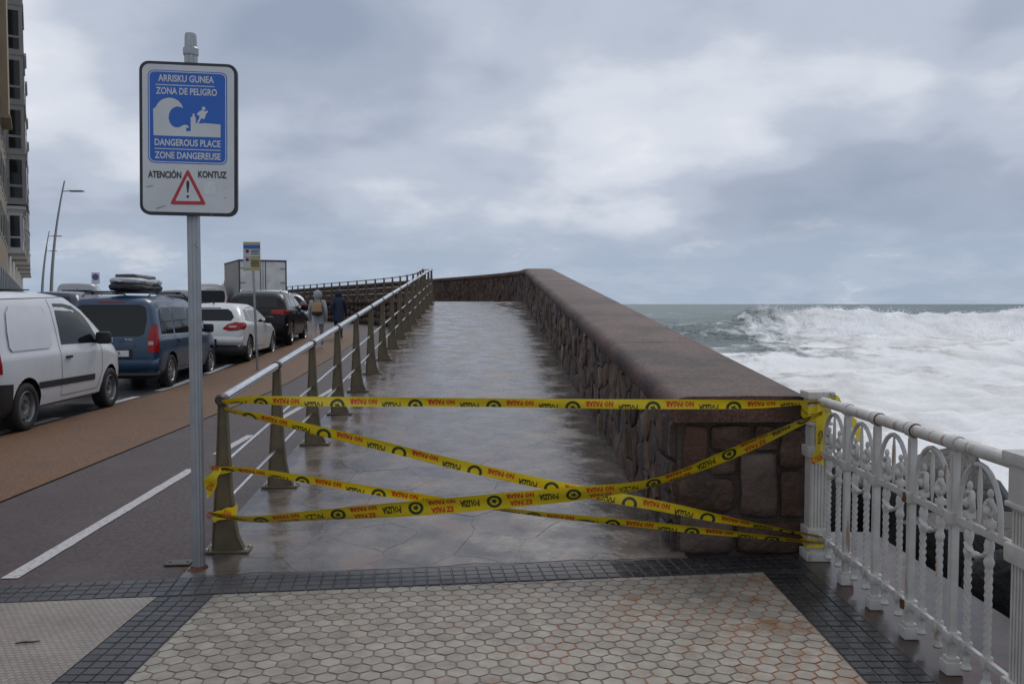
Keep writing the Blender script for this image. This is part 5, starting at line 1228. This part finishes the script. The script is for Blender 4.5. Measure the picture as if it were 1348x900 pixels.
# ------------------------------------------------------------------ parking sign, no-stopping sign, street lamps
ps = thing('parking_sign', 'small yellow and blue parking regulation sign on thin grey pole beside the cars', 'sign', (-5.87, 20.1, rise(20.1)))
ptop = 1.65 + 81 * 20.1 / FPX - rise(20.1)
mb = MB(); mb.tube([(0, 0, 0), (-.085, 0, ptop - .02)], .028, 10); mb.build('pole', M_POLE, ps, smooth=60)
plx = -.085
def pbox(nm, x0, x1, z0, z1, m, t): mb = MB(); mb.box((plx + (x0 + x1) / 2, -.035 - t, ptop + (z0 + z1) / 2), (x1 - x0, .008, z1 - z0)); return mb.build(nm, m, ps)
M_YEL = mat('sign_yellow', (.40, .35, .14), .5, col2=(.34, .30, .14), nscale=8); M_SW2 = mat('sign_offwhite', (.45, .46, .46), .5)
pbox('plate', -.195, .195, -.655, 0, M_YEL, 0); pbox('blue_field', -.19, .19, -.15, -.07, M_SBLUE, .009); pbox('white_field', -.185, .185, -.33, -.16, M_SW2, .009); pbox('white_field', -.185, -.03, -.60, -.34, M_SW2, .009)
for z in (-.21, -.40):
    mb = MB(); mb.lathe([(.042, 0), (.042, .006)], 18, Matrix.Translation((plx - .10, -.05, ptop + z)) @ Matrix.Rotation(math.pi / 2, 4, 'X')); d_ = mb.build('round_symbol', M_SRED, ps)
    mb = MB(); mb.lathe([(.030, 0), (.030, .003)], 18, Matrix.Translation((plx - .10, -.0565, ptop + z)) @ Matrix.Rotation(math.pi / 2, 4, 'X')); mb.build('symbol_disc', mat('dark_blue_disc', (.02, .03, .12), .5), d_)
for z in (-.19, -.225, -.27, -.42, -.46, -.50, -.54): pbox('text_line', -.01, .165, z - .007, z + .007, M_INK, .018)
ns = thing('no_stopping_sign', 'square white plate with red and blue roundel above the parked carrier', 'sign', (P(127, 400, 40).x, 40, rise(40)))
ntop = 1.65 + 41 * 40 / FPX - rise(40); mb = MB(); mb.tube([(0, 0, 0), (0, 0, ntop)], .03, 8); mb.build('pole', M_POLE, ns, smooth=60)
mb = MB(); mb.box((0, -.04, ntop - .25), (.38, .012, .52), None, .004); mb.build('plate', M_SFACE, ns)
for r_, m, o_, nm_ in ((.15, M_SRED, .050, 'red_ring'), (.115, M_SBLUE, .056, 'blue_disc')):
    mb = MB(); mb.lathe([(r_, 0), (r_, .004)], 24, Matrix.Translation((0, -o_, ntop - .2)) @ Matrix.Rotation(math.pi / 2, 4, 'X')); mb.build(nm_, m, ns)
M_LAMP = mat('lamp_grey', (.42, .425, .43), .4, .5)
def lamp(pxb, pxt, pyt, Y, label, arms):
    bx = P(pxb, 400, Y).x; top = P(pxt, pyt, Y); z0_ = rise(Y); t = thing('street_lamp', label, 'street lamp', (bx, Y, z0_), 0, 'curved street lamps')
    H = top.z - z0_; dx = top.x - bx; pts = [(dx * (k / 14) ** 2.0, 0, H * k / 14) for k in range(15)]
    mb = MB(); mb.tube(pts, .1, 10, radii=[.11 - .07 * k / 14 for k in range(15)]); mb.build('pole', M_LAMP, t, smooth=60)
    mb = MB(); mb.lathe([(.2, 0), (.2, .05), (.13, .1), (.12, .5)], 12); mb.build('base', M_LAMP, t, smooth=40)
    for h, l in arms:
        f = 1 - h / H; xx = dx * f ** 2.0; zz = H * f
        mb = MB(); mb.bar((xx, 0, zz), (xx + l * .35, 0, zz + .02), .05); a_ = mb.build('arm', M_LAMP, t)
        mb = MB(); mb.box((xx + l * .68, 0, zz + .01), (l * .66, .30, .09), None, .03); mb.build('lamp_head', M_LAMP, a_, smooth=40)
lamp(67, 85, 238, 52, 'tall curved street lamp with long single arm, the one nearest the parked vans', [(.62, 1.25)])
lamp(54.5, 65, 304, 84, 'curved street lamp between the tall lamp and the farthest lamp', [(.5, 1.25)])
lamp(56, 62, 325, 104, 'farthest and smallest curved street lamp of the row', [(.5, 1.2)])

# ------------------------------------------------------------------ apartment houses along the bend
D = Vector((-0.4786, 0.878, 0)); NRM = Vector((0.878, 0.4786, 0))
def facade_pt(Y): return Vector((-0.545 * Y - 1.9, Y, 0))
def house(Ya, Yb, H, wm, label, bays, grp='apartment houses along the bend'):
    o0 = facade_pt(Ya); Lf = (facade_pt(Yb) - o0).length; t = thing('apartment_house', label, 'building', (o0.x, o0.y, rise(Ya)), math.atan2(D.y, D.x), grp)
    # local: x along the facade, -y towards the street
    mb = MB(); mb.box((Lf / 2, 7, H / 2 + .0), (Lf - .02, 14, H)); mb.build('wall', wm, t)
    mb = MB(); mb.box((Lf / 2, 6.7, H + .15), (Lf, 14.6 + .4, .3)).box((Lf / 2, 6.9, H - .5), (Lf, 14.3, .18)); mb.build('cornice', wm, t)
    nf = int((H - 4.4) / 3.2)
    nwin = max(2, int(Lf / 3.0))
    for f in range(nf):
        for k in range(nwin):
            x = Lf * (k + .5) / nwin; z = 4.9 + 3.2 * f
            mb = MB(); mb.box((x, -.02, z + 1.0), (1.2, .10, 2.0)); w = mb.build('window', mat('window_frame', (.42, .41, .38), .5), t)
            mb = MB(); mb.box((x - .27, -.075, z + 1.0), (.46, .02, 1.8)).box((x + .27, -.075, z + 1.0), (.46, .02, 1.8)); mb.build('pane', M_GLASS, w)
    for k in range(nwin):
        x = Lf * (k + .5) / nwin; mb = MB(); mb.box((x, -.02, 1.6), (1.9, .1, 2.8)); mb.build('shop_front', mat('shop_dark', (.05, .045, .04), .4), t)
    for (x0, x1, dep, z0_, z1_, bm_, fl) in bays:
        mb = MB(); mb.box(((x0 + x1) / 2, -dep / 2, (z0_ + z1_) / 2), (x1 - x0, dep, z1_ - z0_)).box(((x0 + x1) / 2, -dep / 2 - .05, z1_ + .12), (x1 - x0 + .4, dep + .35, .24)).box(((x0 + x1) / 2, -dep / 2 - .03, z0_ - .1), (x1 - x0 + .2, dep + .16, .2)); by = mb.build('bay', bm_, t)
        n = max(1, round((z1_ - z0_) / fl)); hh = (z1_ - z0_) / n
        for i in range(n):
            zz = z0_ + hh * i
            mb = MB(); mb.box(((x0 + x1) / 2, -dep / 2 - .03, zz + hh - .08), (x1 - x0 + .16, dep + .12, .13)); mb.build('band', bm_, by)
            if fl < 90:
                mb = MB(); mb.box((x0 - .012, -dep * .5, zz + hh * .60), (.05, dep * .62, hh * .50)).box((x0 - .012, -dep * .5, zz + hh * .19), (.05, dep * .62, hh * .22)); mb.build('pane', M_GLASS, by)
                m2 = MB(); k2 = max(2, int((x1 - x0) / 1.1))
                for q in range(k2): m2.box((x0 + (x1 - x0) * (q + .5) / k2, -dep - .012, zz + hh * .56), ((x1 - x0) / k2 * .78, .05, hh * .58))
                m2.build('pane', M_GLASS, by)
    return t
W_TAN = mat('tan_render', (.27, .205, .13), .7, col2=(.23, .175, .11), nscale=.8, bump=.1); W_GREY = mat('grey_bay', (.27, .255, .24), .6, col2=(.21, .20, .19), nscale=1); W_CREAM = mat('cream_render', (.50, .455, .40), .7, col2=(.43, .39, .34), nscale=.6)
W_WOOD = mat('white_joinery', (.48, .48, .47), .5)
house(40, 62, 33, W_TAN, 'tan rendered apartment house at the start of the row, tan bay overhead', [(14.0, 18.0, .5, 12.2, 31.5, W_TAN, 95)])
house(62.05, 84, 31, W_CREAM, 'apartment house with slate grey bay windows beside the tan house', [(1.2, 7.5, 1.25, 8.3, 29.5, W_GREY, 3.3), (1.4, 6.2, .98, 4.8, 7.75, W_WOOD, 3.2), (13, 18, 1.0, 4.9, 25.5, W_CREAM, 3.2)])
house(84.05, 108, 26.5, W_CREAM, 'pale apartment house between the slate bay house and the farthest house', [(3, 8, 1.15, 5, 25.3, W_CREAM, 3.2), (14, 20, 1.15, 5, 25.0, W_CREAM, 3.2)])
house(108.05, 140, 25, W_CREAM, 'farthest pale apartment house at the end of the row', [(3, 9, 1.1, 5, 24, W_CREAM, 3.2), (18, 25, 1.1, 5, 23.5, W_CREAM, 3.2)])

# ------------------------------------------------------------------ two walkers
def skin_mesh(nodes, edges, m, parent, name, sub=2):
    me = bpy.data.meshes.new(name); me.from_pydata([tuple(n[0]) for n in nodes], edges, [])
    o = bpy.data.objects.new(name, me); COL.objects.link(o); o.modifiers.new('s', 'SKIN')
    bm = bmesh.new(); bm.from_mesh(me); ly_ = bm.verts.layers.skin.verify(); bm.verts.ensure_lookup_table()
    for i, n in enumerate(nodes):
        r = n[1] if isinstance(n[1], tuple) else (n[1], n[1]); bm.verts[i][ly_].radius = r; bm.verts[i][ly_].use_root = (i == 0)
    bm.to_mesh(me); bm.free()
    s = o.modifiers.new('u', 'SUBSURF'); s.levels = sub; s.render_levels = sub
    dg = bpy.context.evaluated_depsgraph_get(); nm = bpy.data.meshes.new_from_object(o.evaluated_get(dg)); bpy.data.objects.remove(o)
    nm.polygons.foreach_set('use_smooth', [True] * len(nm.polygons)); nm.materials.clear(); nm.materials.append(m); return link(name, nm, parent)
M_SKIN = mat('skin', (.42, .25, .18), .5)
def person(label, loc, rz, h, coat, coat_len, hood, trousers, shoes, step, group='walkers on the footpath'):
    t = thing('person', label, 'person', loc, rz, group); k = h / 1.70
    V = lambda x, y, z: Vector((x * k, y * k, z * k))
    # +y is the way they walk; legs mid-stride
    hip = .90; a = step
    N_ = [(V(0, 0, .95), (.15 * k, .11 * k)), (V(0, .01, 1.12), (.14 * k, .10 * k)), (V(0, .02, 1.32), (.165 * k, .11 * k)), (V(0, .02, 1.43), (.09 * k, .08 * k)), (V(0, .03, 1.50), .055 * k), (V(0, .05, 1.59), (.080 * k, .095 * k)), (V(0, .05, 1.67), .062 * k)]
    E_ = [(0, 1), (1, 2), (2, 3), (3, 4), (4, 5), (5, 6)]
    def chain(start, pts):
        p = start
        for q in pts: N_.append(q); E_.append((p, len(N_) - 1)); p = len(N_) - 1
        return p
    for sg in (-1, 1):
        d = a * sg
        chain(0, [(V(.10 * sg, .0, .88), .095 * k), (V(.10 * sg, .16 * d + .03, .50), .062 * k), (V(.10 * sg, .34 * d - (.06 if d < 0 else 0), .10 + (.05 if d < 0 else 0)), .042 * k), (V(.10 * sg, .34 * d + .10, .045 + (.02 if d < 0 else 0)), .036 * k)])
        w = chain(2, [(V(.19 * sg, .02, 1.38), .062 * k), (V(.25 * sg, -.10 * d, 1.12), .045 * k), (V(.25 * sg, -.12 * d + .10, .90), .030 * k), (V(.25 * sg, -.12 * d + .14, .83), .026 * k)])
        for f in range(4): chain(w, [(V(.25 * sg, -.12 * d + .125 + .018 * f, .775), .0095 * k), (V(.245 * sg, -.12 * d + .13 + .018 * f, .735 + .006 * abs(f - 1)), .0085 * k)])
        chain(w, [(V(.235 * sg, -.12 * d + .175, .81), .0095 * k), (V(.235 * sg, -.12 * d + .19, .78), .0085 * k)])
    skin_mesh(N_, E_, trousers, t, 'body', 2)
    # coat: torso shell with sleeves
    rows_ = [(1.46, .075, .075), (1.44, .11, .09), (1.38, .168, .115), (1.2, .175, .12), (1.02, .175, .125), (.85, .19, .135), (coat_len, .205, .15)]
    n = 22; vs = []
    for i, (z, rx_, ry_) in enumerate(rows_):
        for j in range(n):
            th = 2 * math.pi * j / n; fl = 1 + .035 * math.sin(th * 5 + z * 9) * (1 if i > 2 else .3); vs.append(V(rx_ * math.cos(th) * fl, .02 + ry_ * math.sin(th) * fl, z))
    fs = [(i * n + j, (i + 1) * n + j, (i + 1) * n + (j + 1) % n, i * n + (j + 1) % n) for i in range(len(rows_) - 1) for j in range(n)] + [tuple(range(n))]
    c_ = obj('coat', vs, fs, coat, t, smooth=70)
    for sg in (-1, 1):
        d = a * sg; mb = MB(); mb.tube([V(.11 * sg, .02, 1.39), V(.165 * sg, .02, 1.35), V(.212 * sg, -.06 * d, 1.22), V(.232 * sg, -.10 * d, 1.12), V(.242 * sg, -.12 * d + .07, .97), V(.25 * sg, -.12 * d + .11, .885)], .06, 12, radii=[.045 * k, .066 * k, .062 * k, .058 * k, .05 * k, .042 * k]); mb.build('sleeve', coat, c_, smooth=70)
    # hood
    vs = []; nr, nn = 9, 18
    for i in range(nr + 1):
        f = i / nr; ph = R(-62 + 150 * f)
        for j in range(nn):
            th = 2 * math.pi * j / nn; r = math.cos(ph) * .135 + (.012 if i == 0 else 0); vs.append(V(r * math.cos(th) * .95, .035 + r * 1.12 * math.sin(th), 1.58 + .15 * math.sin(ph)))
    fs = [(i * nn + j, i * nn + (j + 1) % nn, (i + 1) * nn + (j + 1) % nn, (i + 1) * nn + j) for i in range(nr) for j in range(nn) if not (1 < i < 6 and 3 <= j <= 5)]
    obj('hood', vs, fs, hood, c_, smooth=80)
    for sg in (-1, 1):
        d = a * sg; yy = .34 * d - (.06 if d < 0 else 0); zz = .03 if d < 0 else 0
        mb = MB(); mb.lathe([(.052, .0), (.058, .02), (.052, .06), (.046, .10)], 14, Matrix.Translation(V(.10 * sg, yy + .07, zz)) @ Matrix.Diagonal((.82, 2.2, 1.0, 1)))
        mb.build('shoe', shoes, t, smooth=60)
    return t
M_GREYC = mat('grey_jersey', (.30, .31, .33), .8, col2=(.24, .25, .265), nscale=14, bump=.3, bscale=30); M_NAVY = mat('navy_cloth', (.012, .022, .055), .7, col2=(.018, .03, .07), nscale=10, bump=.3)
M_PALE = mat('pale_trousers', (.36, .36, .36), .8, col2=(.29, .29, .29), nscale=12); M_DTR = mat('dark_trousers', (.02, .02, .024), .8)
pY = 25.5; person('person in hooded grey coat and pale trousers walking away with a backpack', (P(418, 400, pY).x, pY, rise(pY) + .008), R(8), 1.68, M_GREYC, .72, M_GREYC, M_PALE, mat('white_shoe', (.55, .55, .53), .6), 1)
bp = thing('backpack', 'tan and black backpack on the back of the grey coat', 'backpack', (P(418, 400, pY).x, pY, rise(pY) + .008), R(8))
vs = []; n = 18
for z, rx_, ry_, oy in ((1.37, .06, .03, -.16), (1.35, .11, .06, -.175), (1.22, .135, .085, -.195), (1.08, .15, .10, -.205), (.99, .15, .10, -.20), (.965, .10, .06, -.19)):
    vs += [Vector((rx_ * math.copysign(abs(math.cos(2 * math.pi * j / n)) ** .6, math.cos(2 * math.pi * j / n)), oy + ry_ * math.copysign(abs(math.sin(2 * math.pi * j / n)) ** .7, math.sin(2 * math.pi * j / n)), z)) for j in range(n)]
fsu = [(i * n + j, (i + 1) * n + j, (i + 1) * n + (j + 1) % n, i * n + (j + 1) % n) for i in (0, 1, 2) for j in range(n)] + [tuple(range(n))]
fsl = [(i * n + j, (i + 1) * n + j, (i + 1) * n + (j + 1) % n, i * n + (j + 1) % n) for i in (3, 4) for j in range(n)] + [tuple(reversed(range(5 * n, 6 * n)))]
obj('upper_bag', vs, fsu, mat('tan_bag', (.34, .19, .095), .7, col2=(.25, .14, .07), nscale=15), bp, smooth=60); obj('lower_bag', vs, fsl, mat('black_bag', (.015, .015, .016), .7), bp, smooth=60)
for sg in (-1, 1):
    mb = MB(); mb.tube([(sg * .08, -.14, 1.02), (sg * .12, -.115, 1.25), (sg * .10, -.10, 1.40), (sg * .09, .02, 1.452), (sg * .11, .15, 1.36)], .014, 6); mb.build('strap', M_PLAST, bp, smooth=60)
mb = MB(); mb.tube([(-.05, -.17, 1.35), (-.03, -.19, 1.42), (.03, -.19, 1.42), (.05, -.17, 1.35)], .009, 6); mb.build('grab_loop', M_PLAST, bp, smooth=60)
qY = 29.2; person('person in hooded navy coat and dark trousers walking ahead of the grey coat', (P(445.5, 400, qY).x, qY, rise(qY) + .008), R(10), 1.62, M_NAVY, .62, M_NAVY, M_DTR, mat('brown_shoe', (.11, .045, .03), .6), -1)

# ------------------------------------------------------------------ litter and a cover plate
g = G(36, 848); tw = thing('twig', 'short dark twig lying on the pale fine pavers', 'twig', (g.x, g.y, .006), R(12))
mb = MB(); mb.tube([(-.055, 0, .004), (-.02, .006, .006), (.02, .002, .005), (.055, .012, .004)], .004, 6, radii=[.003, .0045, .004, .002]); mb.build('stem', mat('twig_bark', (.03, .022, .016), .8), tw, smooth=60)
mb = MB(); mb.tube([(.0, .004, .005), (-.012, .022, .005)], .0025, 5); mb.build('side_shoot', MATS['twig_bark'], tw, smooth=60)
g = G(236, 741); cp = thing('cover_plate', 'small grey metal cover plate set in the asphalt beside the sign pole', 'cover plate', (g.x, g.y, .0), R(4))
mb = MB(); mb.box((0, 0, .004), (.16, .11, .012), None, .003); pl_ = mb.build('plate', M_COLLAR, cp)
for e in (-.055, .055): mb = MB(); mb.lathe([(.010, .0), (.010, .013), (.006, .015)], 8, Matrix.Translation((e, 0, 0))); mb.build('screw', M_COLLAR, cp)
